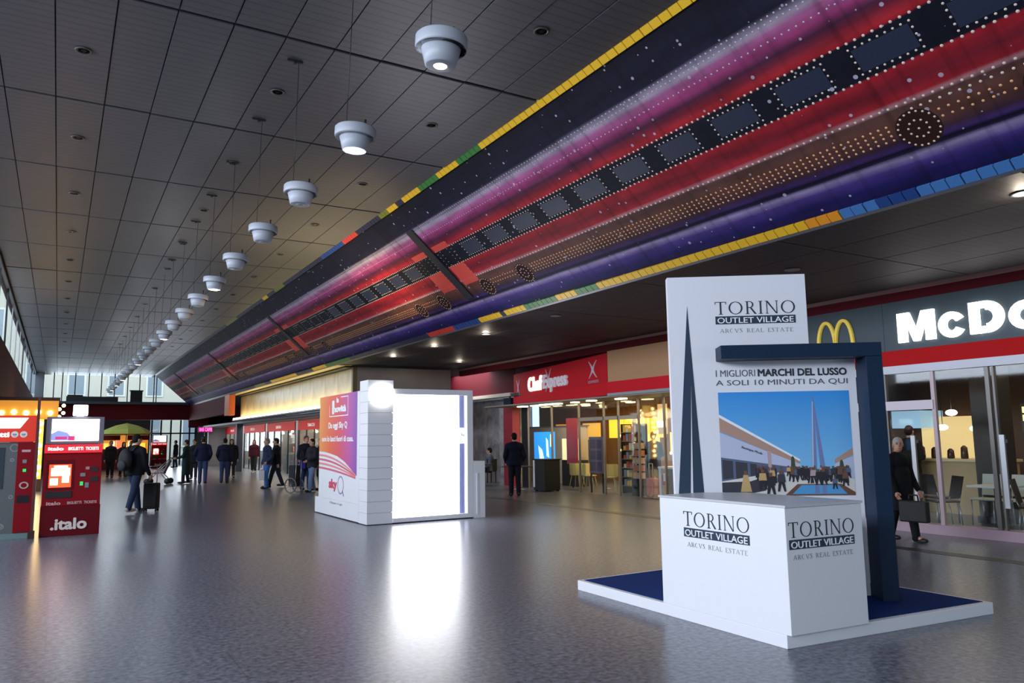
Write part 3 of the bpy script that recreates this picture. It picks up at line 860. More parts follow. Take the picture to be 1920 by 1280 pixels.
pm_ = [sky_print(), mat('print tan', 'b08c7c', .6), mat('print lilac wall', 'b9bfd8', .6), mat('print dark', '35353f', .6), mat('print paving', 'd8d2cd', .6),
       mat('print pond', '4f9ad2', .6), mat('print spire', '6f7fae', .6), mat('print brown', '6b4a3a', .6), mat('print shop', '55607c', .6), mat('print beige coat', 'c4a26c', .6),
       mat('print black', '23222a', .6), mat('print green', '3a4a34', .6), mat('print pillar', 'b89aa0', .6), mat('print white', 'e8eef6', .6)]
mb = MB(); lay = [0]
def pp(pts, mi):
    lay[0] += 1
    M = PMX @ Matrix.Translation((0, 0, 0.0010+0.00003*lay[0]))
    mb.add([M @ Vector((*px2(u, v), 0)) for u, v in pts], [tuple(range(len(pts)))] if sum(pts[i][0]*pts[(i+1) % len(pts)][1]-pts[(i+1) % len(pts)][0]*pts[i][1] for i in range(len(pts))) > 0 else [tuple(range(len(pts)-1, -1, -1))], mi)
pp(rect(0, 1, 0, 1), 0)
pp([(0, 0.77), (0.6, 0.33), (0.6, 0.27), (0.36, 0.42), (0, 0.62)], 1)
pp([(0, 0.61), (0.36, 0.42), (0.6, 0.30), (0.6, 0.23), (0, 0.36)], 2)
pp([(0, 0.785), (0.6, 0.345), (0.6, 0.325), (0, 0.755)], 13)
pp([(1, 0.45), (0.86, 0.34), (0.86, 0.30), (1, 0.38)], 1); pp([(1, 0.37), (0.86, 0.30), (0.86, 0.2), (1, 0.16)], 2)
pp([(0, 0.37), (0.6, 0.26), (0.6, 0.21), (0, 0.14)], 8)
for x0, x1 in ((0.01, 0.09), (0.11, 0.2), (0.22, 0.27)): pp([(x0, 0.35-0.18*x0), (x1, 0.35-0.18*x1), (x1, 0.17), (x0, 0.16)], 3)
pp([(0, 0.14), (0.4, 0.22), (0.86, 0.22), (1, 0.15), (1, 0), (0, 0)], 4)
pp([(0, 0.13), (0.22, 0.14), (0.38, 0.20), (0.33, 0.05), (0.2, 0.02), (0, 0.03)], 3)
pp([(0.56, 0.28), (0.64, 0.25), (0.72, 0.235), (0.82, 0.25), (0.92, 0.29), (0.92, 0.2), (0.56, 0.19)], 11)
pp([(0.723, 0.98), (0.71, 0.8), (0.685, 0.24), (0.725, 0.24), (0.73, 0.75)], 6); pp([(0.723, 0.98), (0.73, 0.75), (0.75, 0.24), (0.79, 0.24), (0.735, 0.85)], 6)
pp([(0.715, 0.9), (0.721, 0.9), (0.70, 0.24), (0.688, 0.24)], 2)
pp([(0.47, 0.0), (0.57, 0.11), (0.9, 0.11), (1.0, 0.03), (1.0, 0.0)], 7); pp([(0.53, 0.015), (0.6, 0.10), (0.875, 0.10), (0.94, 0.015)], 5)
pp([(0.70, 0.1), (0.73, 0.1), (0.735, 0.02), (0.70, 0.02)], 6); pp([(0.755, 0.1), (0.785, 0.1), (0.79, 0.02), (0.755, 0.02)], 6)
pp([(0.355, 0.43), (0.385, 0.42), (0.382, 0.2), (0.36, 0.2)], 12)
for x, s in ((0.545, 0.16), (0.91, 0.12)): pp([(x-0.02, 0.2), (x+0.025, 0.2), (x+0.012, 0.2+s), (x, 0.2+s+0.02), (x-0.012, 0.2+s)], 11)
def fig(x, y, h, mi, leg=10):
    w = h*0.16
    pp([(x-w, y+0.45*h), (x+w, y+0.45*h), (x+0.8*w, y+0.82*h), (x-0.8*w, y+0.82*h)], mi)
    pp([(x-0.35*w, y+0.83*h), (x+0.35*w, y+0.83*h), (x+0.4*w, y+h), (x-0.4*w, y+h)], 7)
    pp([(x-w, y), (x-0.5*w, y), (x+0.1*w, y+0.46*h), (x-0.7*w, y+0.46*h)], leg); pp([(x+w, y), (x+0.55*w, y), (x-0.1*w, y+0.46*h), (x+0.7*w, y+0.46*h)], leg)
pp([(0.14, 0.04), (0.225, 0.04), (0.2, 0.2), (0.165, 0.2)], 9); pp([(0.168, 0.2), (0.195, 0.2), (0.193, 0.24), (0.17, 0.24)], 7)
r2 = random.Random(5)
for i in range(44):
    x = r2.uniform(0.27, 0.97); pp_y = r2.uniform(0.115, 0.19)
    fig(x, pp_y, 0.09+0.06*(0.2-pp_y)/0.08, r2.choice([10, 10, 3, 7, 9, 12, 8]))
fig(0.31, 0.06, 0.19, 9); fig(0.37, 0.0, 0.22, 10); fig(0.45, 0.04, 0.2, 3); fig(0.73, 0.1, 0.15, 10); fig(0.77, 0.1, 0.15, 10); fig(0.85, 0.06, 0.12, 8); fig(0.93, 0.09, 0.15, 7)
sp(mb.build('printed_picture', pm_))
mq = PMX @ Matrix.Translation((0, 0, 0.003)) @ Matrix.Translation((-1.09, 1.475, 0)) @ Matrix.Rotation(-0.33, 4, 'Z')
sp(text('Boutique Moda', mq, 0, 0, 0.022, INK, None, width=0.2))
# logos on the counter faces
MLs = frame_m((4.796, 5.47, 0), (-0.0037, -1, 0), (0, 0, 1))
for o in logo(frame_m((4.797, 5.47, 0), (0, -1, 0), (0, 0, 1)), 0.31, 0.815, 0.75, None): sp(o)
for o in logo(frame_m((4.795, 4.05, 0), (0.825, -0.07, 0), (0, 0, 1)) @ Matrix.Translation((0, 0, 0.001)), 0.026, 0.815, 0.70, None): sp(o)

# ------------------------------------------------------------------ white booth with glowing screen
bt = thing('screen_booth', 'white booth with a glowing white screen and an orange and purple banner', 'booth', (6.2, 15.6, 0))
def bp(o): o.parent = bt; o.matrix_parent_inverse = Matrix.Translation((-6.2, -15.6, 0)); return o
bp(MB().box(5.16, 7.28, 14.14, 17.1, 0.03, 2.54).build('body', WHITE))
# pillar made of stacked planks
pk = MB().box(0, 0.515, 0, 0.46, 0.002, 0.2075)
pil = bp(MB().box(5.09, 5.57, 14.02, 14.44, 0.02, 2.74).build('pillar', GREYM))
p0 = None
for k in range(13):
    if p0 is None: p0 = pk.build('plank', WHITE, pil); p = p0
    else: p = p0.copy(); COL.objects.link(p)
    p.matrix_parent_inverse = Matrix.Translation((-6.2, -15.6, 0)).inverted() @ Matrix.Translation((-6.2, -15.6, 0))
    p.location = (5.075, 14.0, 0.012+k*0.2105)
# side panel (banner wall)
bp(MB().box(5.07, 5.17, 14.462, 17.12, 0.36, 2.56).build('banner_wall', WHITE, bevel=0.004))
bp(MB().box(5.069, 5.17, 14.462, 17.38, 0.02, 0.358).build('plinth', WHITE, bevel=0.004))
# screen front
fr = MB().box(5.592, 7.33, 13.98, 14.14, 2.476, 2.585).box(5.592, 7.33, 13.98, 14.14, 0.02, 0.105).box(7.195, 7.33, 13.98, 14.14, 0.105, 2.476)
bp(fr.build('screen_frame', WHITE, bevel=0.004))
bp(MB().box(5.592, 7.03, 14.02, 14.13, 0.107, 2.474).build('light_screen', SCREENW))
bp(MB().box(7.03, 7.195, 14.06, 14.135, 0.107, 2.474).build('side_glass', mat('blue grey glass', '7c83b0', 0.08)))
bp(MB().box(7.175, 7.19, 14.03, 14.06, 0.107, 2.474).build('bright_edge', mat('edge glow', 'ffffff', 0.4, emit='e6ecff', estr=1.5)))
bp(MB().box(7.04, 7.17, 14.045, 14.058, 1.5, 1.82).build('small_notice', mat('notice white', 'f6f4fa', 0.4, emit='f6f4fa', estr=0.7)))
bp(text('Rai', frame_m((7.04, 14.043, 0), (1, 0, 0), (0, 0, 1)), 0.04, 1.65, 0.06, mat('pale violet ink', 'a78ac0', 0.5), None, width=0.08))
bp(MB().lathe([(0.0, -0.03), (0.20, -0.03), (0.21, 0.0), (0.0, 0.0)], 24).build('light_pool_disc', LAMPW))  # glowing disc stands for the light pool an arm lamp casts here
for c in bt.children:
    if c.name.startswith('light_pool_disc'):
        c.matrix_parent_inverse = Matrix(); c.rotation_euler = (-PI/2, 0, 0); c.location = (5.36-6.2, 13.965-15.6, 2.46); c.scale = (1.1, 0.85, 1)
bp(MB().box(7.335, 7.60, 13.98, 14.5, 0.0, 1.14).build('side_cabinet', WHITE, bevel=0.004))
bp(MB().box(7.40, 7.44, 13.965, 13.98, 0.08, 0.9).build('cabinet_door_strip', WHITEP))
# banner print
def banner_mat():
    m = bpy.data.materials.new('banner gradient print'); m.use_nodes = True
    nt = m.node_tree; b = nt.nodes['Principled BSDF']
    tc = nt.nodes.new('ShaderNodeTexCoord'); sep = nt.nodes.new('ShaderNodeSeparateXYZ')
    nt.links.new(tc.outputs['Object'], sep.inputs[0])
    mr = nt.nodes.new('ShaderNodeMapRange'); mr.inputs[1].default_value = 17.1; mr.inputs[2].default_value = 14.55
    nt.links.new(sep.outputs[1], mr.inputs[0])
    r = nt.nodes.new('ShaderNodeValToRGB'); cr = r.color_ramp
    for p, c in ((0.3, 'e8603c'), (0.55, 'dd4a5c'), (0.8, 'c050a0')): e = cr.elements.new(p); e.color = lin(c)
    cr.elements[0].color = lin('ee9440'); cr.elements[-1].color = lin('7a52b0')
    nt.links.new(mr.outputs[0], r.inputs[0]); nt.links.new(r.outputs[0], b.inputs['Base Color'])
    b.inputs['Roughness'].default_value = 0.45
    return m
BM = frame_m((5.0685, 17.12, 0), (0, -1, 0), (0, 0, 1))   # x runs from the far edge to the near edge
mb = MB()
low = [(2.53, 0.90), (2.2, 1.02), (1.8, 1.16), (1.3, 1.27), (0.8, 1.32), (0.4, 1.35), (0.02, 1.36)]
plate(mb, BM, [(0.02, 2.56), (2.53, 2.56)]+low, 0.002)
bn = bp(mb.build('banner', banner_mat()))
mb = MB()
for k in range(4):
    a, b2 = 1.30-0.09*k, 1.255-0.09*k
    pts_u = []; pts_l = []
    for i in range(11):
        x = 0.02+2.45*i/10; t = i/10
        pts_u.append((x, a*(1-t*t)+0.93*t*t-0.02*k*t)); pts_l.append((x, b2*(1-t*t)+0.90*t*t-0.02*k*t))
    for i in range(10): plate(mb, BM, [pts_l[i], pts_l[i+1], pts_u[i+1], pts_u[i]], 0.0022+0.0002*k, k % 2)
bp(mb.build('banner_stripes', [mat('salmon stripe', 'e88a8c', 0.5), mat('rose stripe', 'd4607c', 0.5)]))
BM2 = BM @ Matrix.Translation((0, 0, 0.0024))
bp(text('Da oggi Sky Q', BM2, 0.68, 1.86, 0.125, PAPER, None, bold=0.006, width=1.25))
bp(text('non lo lasci fuori di casa.', BM2, 0.22, 1.58, 0.115, PAPER, None, bold=0.005, width=2.1))
bp(text('la', BM2, 1.22, 2.40, 0.10, PAPER, None, bold=0.01, width=0.16))
bp(text('1', BM2, 0.78, 2.17, 0.28, PAPER, None, bold=0.016, width=0.16))
bp(text('novità', BM2, 1.02, 2.20, 0.13, PAPER, None, bold=0.012, width=0.85))
mb = MB()
for r_ in (rect(0.72, 1.98, 2.10, 2.12), rect(1.96, 1.98, 2.12, 2.5), rect(1.5, 1.98, 2.49, 2.51), rect(0.72, 0.74, 2.12, 2.35)): plate(mb, BM2, r_, 0.0015)
bp(mb.build('stamp_frame', PAPER))
bp(text('sky', BM, 0.76, 0.60, 0.19, mat('pink red print', 'd8375f', 0.5), None, bold=0.012, width=0.55))
mb = MB(); ring(mb, BM, 1.55, 0.68, 0.20, 0.19, 0.03, 0.03); plate(mb, BM, [(1.66, 0.56), (1.70, 0.58), (1.78, 0.47), (1.73, 0.46)])
bp(mb.build('ring_emblem', mat('lilac print', '9a8db0', 0.5)))
bp(text('il futuro è qui', BM, 0.85, 0.27, 0.05, INKG, None, width=0.8))

# ------------------------------------------------------------------ ticket machines on the left
KRED = mat('machine red', '860c1a', 0.45, spec=0.15)
KDRED = mat('machine dark red', '640a16', 0.45, spec=0.15)
KGLOW = mat('machine header glow', 'd83038', 0.4, emit='e02030', estr=0.6)
KTXT = mat('machine white text', 'ffffff', 0.5, emit='ffe9e6', estr=0.9)
KPALE = mat('machine pale text', 'c9a5a3', 0.5)
def ticket_machine(label):
    t = thing('ticket_machine', label, 'ticket machine')
    W = 0.45
    MB().box(-W-0.01, W+0.01, 0.0, 0.55, 0.0, 0.52).build('lower_cabinet', KDRED, t, bevel=0.008)
    MB().add([(-W, 0.0, 0.52), (W, 0.0, 0.52), (W, 0.55, 0.52), (-W, 0.55, 0.52), (-W, 0.06, 1.44), (W, 0.06, 1.44), (W, 0.55, 1.44), (-W, 0.55, 1.44)],
             [(0, 3, 2, 1), (4, 5, 6, 7), (0, 1, 5, 4), (1, 2, 6, 5), (2, 3, 7, 6), (3, 0, 4, 7)]).build('upper_cabinet', KRED, t, bevel=0.006)
    MB().box(-W, W, -0.02, 0.5, 1.44, 1.59).build('header', KGLOW, t, bevel=0.006)
    F = frame_m((0, -0.021, 0), (1, 0, 0), (0, 0, 1)); F2 = frame_m((0, 0.022, 0.52), (1, 0, 0), Vector((0, 0.06, 0.92))) @ Matrix.Translation((0, -0.0, 0.024))
    text('italo', F, -0.40, 1.49, 0.06, KTXT, t, bold=0.004, width=0.24)
    text('BIGLIETTI', F, -0.09, 1.49, 0.055, KTXT, t, bold=0.003, width=0.23)
    text('TICKETS', F, 0.18, 1.49, 0.055, KTXT, t, bold=0.003, width=0.21)
    mb = MB(); plate(mb, F2, rect(-0.40, 0.02, 0.28, 0.80), 0.006); mb.build('screen_bezel', KDRED, t)
    mb = MB(); plate(mb, F2, rect(-0.36, -0.02, 0.32, 0.72), 0.009)
    s = mb.build('touch_screen', mat('touch screen red', 'ff5a30', 0.3, emit='ff4a24', estr=1.6), t)
    mb = MB(); F3 = F2 @ Matrix.Translation((0, 0, 0.0092))
    for r_ in (rect(-0.33, -0.04, 0.52, 0.66), rect(-0.29, -0.08, 0.60, 0.70), rect(-0.34, -0.22, 0.36, 0.48), rect(-0.16, -0.05, 0.40, 0.52)): plate(mb, F3, r_, 0.001)
    mb.build('screen_page', mat('screen page', 'ffffff', 0.3, emit='fff4ec', estr=2.6), t)
    mb = MB(); plate(mb, F2, rect(-0.40, -0.0, 0.14, 0.25), 0.012); mb.build('ticket_tray', mat('tray black', '150f12', 0.3), t)
    mb = MB(); plate(mb, F2, rect(0.28, 0.40, 0.58, 0.66), 0.008); plate(mb, F2, rect(0.28, 0.40, 0.40, 0.50), 0.008); mb.build('note_slot', mat('slot dark', '2c1416', 0.4), t)
    mb = MB(); plate(mb, F2, rect(0.12, 0.20, 0.50, 0.56), 0.008); mb.build('card_slot', GREYM, t)
    mb = MB(); plate(mb, F2, rect(0.12, 0.17, 0.34, 0.41), 0.008); mb.build('green_arrow', mat('green led', '30c060', 0.4, emit='30d060', estr=0.7), t)
    mb = MB(); plate(mb, F2, rect(0.20, 0.26, 0.30, 0.39), 0.008); mb.build('key_pad', GREYM, t)
    mb = MB(); plate(mb, F2, rect(0.20, 0.26, 0.62, 0.67), 0.006); mb.build('sticker', mat('sticker pale', 'b98a88', 0.5), t)
    text('italo', F2, -0.38, 0.02, 0.06, KPALE, t, bold=0.003, width=0.22)
    text('BIGLIETTI', F2, -0.06, 0.025, 0.045, KPALE, t, bold=0.002, width=0.22)
    text('TICKETS', F2, 0.20, 0.025, 0.045, KPALE, t, bold=0.002, width=0.2)
    FL = frame_m((0, -0.011, 0), (1, 0, 0), (0, 0, 1))
    text('.italo', FL, -0.30, 0.12, 0.19, mat('cream letters', 'e3d3cb', 0.5), t, bold=0.010, width=0.56)
    # screen above
    MB().box(-0.44, 0.46, 0.04, 0.16, 1.60, 2.08).build('monitor_case', mat('monitor grey', '6f6b78', 0.4), t, bevel=0.006)
    MB().box(-0.36, 0.38, 0.028, 0.04, 1.65, 2.04).build('monitor_screen', mat('bright monitor', 'ffffff', 0.3, emit='fff8f2', estr=3.0), t)
    mb = MB(); FM = frame_m((0, 0.0275, 0), (1, 0, 0), (0, 0, 1))
    plate(mb, FM, [(-0.36, 1.66), (0.02, 1.66), (-0.04, 1.70), (-0.12, 1.80), (-0.26, 1.84), (-0.36, 1.78)], 0.001)
    plate(mb, FM, rect(-0.10, 0.0, 1.66, 1.74), 0.0015, 1)
    plate(mb, FM, rect(-0.30, -0.12, 1.68, 1.73), 0.002, 1)
    mb.build('monitor_picture', [mat('screen blue violet', '8a9ad0', 0.3, emit='9aa4e0', estr=0.7), mat('screen magenta', 'd03a7a', 0.3, emit='d03a7a', estr=0.7)], t)
    return t
tm = ticket_machine('red ticket machine with glowing red touch screen and a bright monitor on top')
tm.location = (0.255, 15.80, 0)
tm2 = dup(tm, (5.62, 54.0, 0), label='small far red ticket machine by the glazed doors at the end of the hall')
tl = thing('sign_lantern', 'white glowing cube lamp on top of the monitor of the red ticket machine', 'lamp', (0.325, 15.9, 2.082))
MB().box(-0.115, 0.115, -0.1, 0.1, 0.02, 0.21).build('glowing_cube', LAMPW, tl, bevel=0.012)
MB().box(-0.06, 0.06, -0.05, 0.05, 0.0, 0.02).build('foot', GREYM, tl)

vm = thing('ticket_kiosk', 'tall red and grey ticket kiosk cut by the left edge of the photo', 'ticket kiosk', (-0.80, 15.86, 0))
MB().box(-0.50, 0.46, 0.02, 0.7, 0.05, 1.64).build('cabinet', mat('kiosk grey', '5e6264', 0.4), vm, bevel=0.006)
MB().box(-0.52, 0.475, 0.0, 0.72, 0.0, 0.09).build('plinth', mat('kiosk plinth', '6f8584', 0.4), vm)
MB().box(-0.52, 0.475, -0.03, 0.7, 1.645, 2.10).build('sign_box', mat('kiosk sign red', 'd2321f', 0.4, emit='d8301c', estr=0.35), vm, bevel=0.01)
FK = frame_m((0, -0.031, 0), (1, 0, 0), (0, 0, 1))
mb = MB(); plate(mb, FK, [(-0.5, 1.88), (0.22, 1.88), (0.34, 2.06), (-0.5, 2.06)], 0.003); mb.build('light_panel', mat('kiosk lit panel', 'ffffff', 0.4, emit='f4fffb', estr=3.2), vm)
text('Biglietti', FK, -0.40, 1.735, 0.085, KTXT, vm, bold=0.006, width=0.47)
for x in (0.15, 0.28):
    mb = MB()
    plate(mb, FK, [(x+0.055*math.cos(2*PI*i/20), 1.775+0.055*math.sin(2*PI*i/20)) for i in range(20)], 0.002); o_ = mb.build('round_icon', mat('icon white', 'efe8e6', 0.5), vm)
    mb = MB(); FK2 = FK @ Matrix.Translation((0, 0, 0.002))
    plate(mb, FK2, rect(x-0.03, x+0.03, 1.765, 1.785), 0.001); plate(mb, FK2, rect(x-0.02, x+0.02, 1.745, 1.755), 0.001); mb.build('icon_mark', mat('icon mark', '8c7c80', 0.5), o_)
MB().box(0.205, 0.462, -0.012, 0.03, 0.10, 1.64).build('red_column', KRED, vm, bevel=0.004)
MB().box(0.462, 0.50, -0.02, 0.7, 0.0, 2.0).build('steel_edge', STEEL, vm)
FC = frame_m((0, -0.0125, 0), (1, 0, 0), (0, 0, 1))
mb = MB(); plate(mb, FC, rect(0.27, 0.40, 1.47, 1.51), 0.003); mb.build('slot_label', KPALE, vm)
mb = MB(); plate(mb, FC, rect(0.29, 0.35, 1.28, 1.34), 0.004); mb.build('coin_slot', GREYM, vm)
mb = MB(); plate(mb, FC, rect(0.30, 0.35, 1.13, 1.18), 0.004); mb.build('green_led', mat('green led', '30c060'), vm)
mb = MB(); ring(mb, FC, 0.33, 0.90, 0.07, 0.06, 0.025, 0.02, 0.004); mb.build('card_reader', mat('reader pale', 'b8a9a6', 0.5), vm)
mb = MB(); plate(mb, FC, rect(0.235, 0.42, 0.60, 0.73), 0.005); mb.build('change_tray', mat('tray black', '150f12'), vm)
MB().box(-0.46, 0.02, 0.008, 0.03, 0.85, 1.55).build('screen_panel', mat('kiosk screen dark', '39424a', 0.2), vm)
MB().box(-0.46, -0.10, 0.003, 0.009, 1.0, 1.40).build('blue_screen', mat('kiosk blue screen', '4aa0e0', 0.3, emit='48a8f0', estr=1.4), vm)
FP = frame_m((0, 0.0195, 0), (1, 0, 0), (0, 0, 1))
mb = MB(); rr = random.Random(11)
for k in range(22):
    cx, cy, R_ = rr.uniform(-0.45, 0.16), rr.uniform(0.15, 0.8) if k % 2 else rr.uniform(0.15, 1.55), rr.uniform(0.03, 0.075)
    ring(mb, FP, cx, cy, R_, R_, 0.014, 0.014, 0.0012+0.0001*k, 14)
mb.build('swirl_print', mat('pale swirl', '8f9594', 0.5), vm)
po = thing('sign_post', 'thin rusty red post standing between the two red ticket machines', 'post', (-0.315, 15.72, 0))
MB().box(-0.022, 0.022, -0.022, 0.022, 0.03, 2.42).build('shaft', mat('rust red', '5c2420', 0.5), po)
MB().box(-0.05, 0.05, -0.05, 0.05, 0, 0.13).build('foot', mat('rust dark', '3a1512', 0.5), po)

# ------------------------------------------------------------------ warm lit bar behind the machines, and market stall
br = thing('lit_bar', 'warm lit bar front with bulbs behind the left ticket kiosk', 'bar', (-0.75, 22, 0))
MB().box(-0.55, 0.72, 0.0, 0.5, 2.22, 2.66).build('fascia', mat('bar gold fascia', 'c8842c', 0.5, emit='ffaa38', estr=0.55), br)
MB().box(-0.58, 0.75, -0.05, 0.6, 2.66, 2.74).build('roof_board', mat('bar roof', '4a2a22', 0.6), br)
MB().box(-0.55, 0.25, 0.1, 0.5, 0.0, 1.05).build('counter', mat('bar wood', '6a4a30', 0.5), br)
MB().box(-0.56, -0.5, 0.05, 0.5, 0, 2.3).box(0.66, 0.72, 0.05, 0.5, 0, 2.3).build('side_posts', mat('bar wood', '6a4a30'), br)
for k in range(5): MB().ell((-0.45+k*0.25, -0.03, 2.36+0.02*(k % 2)), (0.06, 0.045, 0.06), 10).build('bulb', BULBW, br)
sc = thing('light_column', 'slim column wrapped in round warm bulbs between the ticket machines', 'light column', (-0.66, 31, 0))
MB().box(-0.10, 0.24, 0.0, 0.25, 0.0, 0.42).build('foot', mat('bar wood', '6a4a30'), sc)
MB().box(-0.07, 0.21, 0.03, 0.2, 0.42, 3.15).build('core', mat('column warm', 'd8a050', 0.5, emit='ffb84a', estr=1.1), sc)
for k in range(11): MB().ell((0.07+0.05*math.sin(k*2.1), 0.0, 0.58+k*0.245), (0.085, 0.06, 0.085), 10).build('bulb', BULBW, sc)
tp = thing('lit_sign', 'glowing warm sign cluster above the light column', 'sign', (-0.35, 31.2, 0))
MB().box(-0.30, 0.25, 0.0, 0.1, 2.55, 3.2).build('panel', mat('glow sign', 'ffd080', 0.5, emit='ffcf70', estr=2.2), tp)
MB().box(-0.03, 0.03, 0.1, 0.16, 0, 3.1).build('pole', DARKM, tp)
for k in range(4): MB().ell((0.34+0.12*(k % 2), 0.0, 2.55+0.13*k), (0.06, 0.05, 0.06), 10).build('bulb', BULBW, tp)

um = thing('market_umbrella', 'yellow green umbrella over the red market stall at the hall end', 'umbrella', (3.55, 52, 0))
NU = 8; mb = MB()
for k in range(NU):
    a, b2 = 2*PI*k/NU, 2*PI*(k+1)/NU
    mb = MB(); rows_ = [(0.02, 2.80), (0.6, 2.66), (1.15, 2.42), (1.42, 2.16)]
    for (r0, z0), (r1, z1) in zip(rows_[:-1], rows_[1:]):
        v = [(r0*math.cos(a), r0*math.sin(a), z0), (r1*math.cos(a), r1*math.sin(a), z1), (r1*math.cos(b2), r1*math.sin(b2), z1), (r0*math.cos(b2), r0*math.sin(b2), z0)]
        mb.add(v, [(0, 1, 2, 3)]); mb.add([(x, y, z-0.012) for x, y, z in v], [(3, 2, 1, 0)])
    mb.build('canopy_panel', mat('yellow green canvas', 'eef27e', 0.7), um)
MB().cone((0, 0, 0), (0, 0, 2.82), 0.025, 0.025).build('pole', GREYM, um)
MB().lathe([(0.3, 0), (0.3, 0.06), (0.05, 0.1)], 16).build('foot', DARKM, um)
stl = thing('market_stall', 'red market stall with warm lit goods under the yellow green umbrella', 'stall', (3.55, 53.2, 0))
MB().box(-1.35, 1.4, 0, 0.9, 0, 0.95).build('counter', mat('stall red cloth', '7a1c24', 0.7), stl)
MB().box(-1.4, -0.25, -0.1, 0.0, 1.78, 2.08).build('valance', mat('stall red', '8c2028', 0.7), stl)
MB().box(0.15, 1.4, -0.1, 0.0, 1.78, 2.08).build('valance', mat('stall red', '8c2028', 0.7), stl)
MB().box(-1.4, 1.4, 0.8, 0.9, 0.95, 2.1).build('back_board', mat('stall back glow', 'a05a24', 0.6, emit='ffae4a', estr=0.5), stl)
for x in (-1.37, 1.37): MB().box(x-0.03, x+0.03, -0.06, 0.0, 0, 2.1).build('post', DARKM, stl)
rr = random.Random(2)
for k in range(7):
    MB().box(-1.1+k*0.34, -0.85+k*0.34, 0.3, 0.6, 1.25+0.1*(k % 2), 1.6+0.12*(k % 3)).build('lit_box', mat(f'stall goods {k%3}', 'ffffff', 0.5, emit=('ffc030', 'e8f4c8', 'ff7a40')[k % 3], estr=(1.5, 1.1, 0.9)[k % 3]), stl)
    MB().box(-1.16+k*0.34, -0.80+k*0.34, 0.28, 0.62, 0.95, 1.25+0.1*(k % 2)).build('crate', mat('stall crate', '6c4a2c', 0.7), stl)
ns = thing('neon_sign', 'small pink neon sign glowing over the far right passage', 'sign', (8.4, 54.5, 0))
mb = MB(); FN = frame_m((0, 0, 0), (1, 0, 0), (0, 0, 1))
text('BAR CAFFE', FN, -0.35, 2.32, 0.24, mat('pink neon', 'ff60b0', 0.5, emit='ff4fa8', estr=2.4), ns, bold=0.02, width=0.8)
MB().box(-0.42, 0.5, 0.01, 0.07, 2.24, 2.66).build('back_plate', mat('neon back', 'a03a70', 0.5), ns)
MB().box(-0.02, 0.02, 0.03, 0.07, 0.0, 2.3).build('pole', DARKM, ns)

# ------------------------------------------------------------------ far row of shops under the block (right side)
sh = [(25.2, 30.6, 'ffe0a0', 'e0c890'), (31.2, 36.2, 'ffd070', 'd8b060'), (36.8, 42.4, 'fff0d0', 'd8d4c0'), (43.0, 48.4, 'ffe8c0', 'c8bca8'), (49.0, 54.4, 'fff4e0', 'c4c8d0')]
shop_lab = ['lit shop with red sign nearest the white booth', 'second lit shop with red sign from the white booth', 'third lit shop with red sign from the white booth',
            'fourth lit shop with red sign from the white booth', 'farthest lit shop with red sign in the far shop row']
for k, (ya, yb, gl, wc) in enumerate(sh):
    t = thing('shopfront', shop_lab[k], 'shop', (9.7, (ya+yb)/2, 0))
    h = (yb-ya)/2
    MB().box(0, 0.10, -h, h, 2.10, 2.52).build('sign_board', mat('shop sign red', 'b01c2c', 0.6, spec=0.1), t)
    FS = frame_m((-0.002, 0, 0), (0, -1, 0), (0, 0, 1))
    text(('FARMACIA', 'TABACCHI', 'LIBRERIA', 'EDICOLA', 'BAR')[k], FS, -0.9, 2.24, 0.14, PAPER, t, bold=0.004, width=1.1)
    MB().box(1.6, 1.7, -h, h, 0, 2.5).build('back_wall', mat('shop wall '+wc, wc, 0.6), t)
    MB().box(0.02, 1.6, -h-0.12, -h, 0, 2.52).box(0.02, 1.6, h, h+0.12, 0, 2.52).build('side_wall', mat('shop side grey', '7c7f88', 0.5), t)
    nb = 4
    for i in range(nb+1):
        y = -h+2*h*i/nb
        MB().box(0.02, 0.08, y-0.035, y+0.035, 0, 2.1).build('mullion', DARKM, t)
    for i in range(nb):
        y0, y1 = -h+2*h*i/nb+0.035, -h+2*h*(i+1)/nb-0.035
        MB().box(0.045, 0.055, y0, y1, 0.05, 2.1).build('glass_pane', GLASS, t)
    for i in range(6):
        y = -h+0.5+(2*h-1)*i/5
        MB().ell((0.5+0.15*(i % 2), y, 1.95+0.06*(i % 3)), (0.07, 0.09, 0.06), 10).build('spot_lamp', mat('shop spot '+gl, 'ffffff', 0.5, emit=gl, estr=8), t)
    for s_ in range(3):
        sf = MB().box(1.15, 1.6, -h+0.2, h-0.2, 0.45+s_*0.5, 0.48+s_*0.5).build('shelf', mat('shelf pale', 'b9b09c', 0.5), t)
    rr = random.Random(k+20)
    for i in range(16):
        y = -h+0.3+(2*h-0.6)*i/15; z = 0.48+0.5*(i % 3)
        MB().box(1.2, 1.5, y-0.12, y+0.12, z, z+rr.uniform(0.2, 0.36)).build('goods_box', mat('goods '+str(i % 6), ('d8b040', 'b84a30', '9fb0c0', 'e0d8c8', 'c87c40', '5c7a50')[i % 6], 0.5), t)
    MB().box(0.35, 0.8, -0.8, 0.4, 0, 0.95).build('display_counter', mat('shop side grey', '7c7f88'), t)
for y, x in ((30.9, 9.72), (36.5, 9.72), (42.7, 9.72), (48.7, 9.72)):
    struct('wall_right', MB().box(x, x+0.25, y-0.29, y+0.29, 0, 2.55), mat('lilac grey wall', '87858f'))
pan_ = thing('advertising_totem', 'pale blue lit totem in the far shop row beside the white booth', 'totem', (9.3, 27.6, 0))
MB().box(-0.06, 0.06, -0.35, 0.35, 0.02, 1.85).build('face', mat('totem blue', '8fb4d6', 0.3, emit='9cc0e4', estr=0.25), pan_, bevel=0.01)
MB().box(-0.15, 0.15, -0.4, 0.4, 0, 0.05).build('foot', GREYM, pan_)

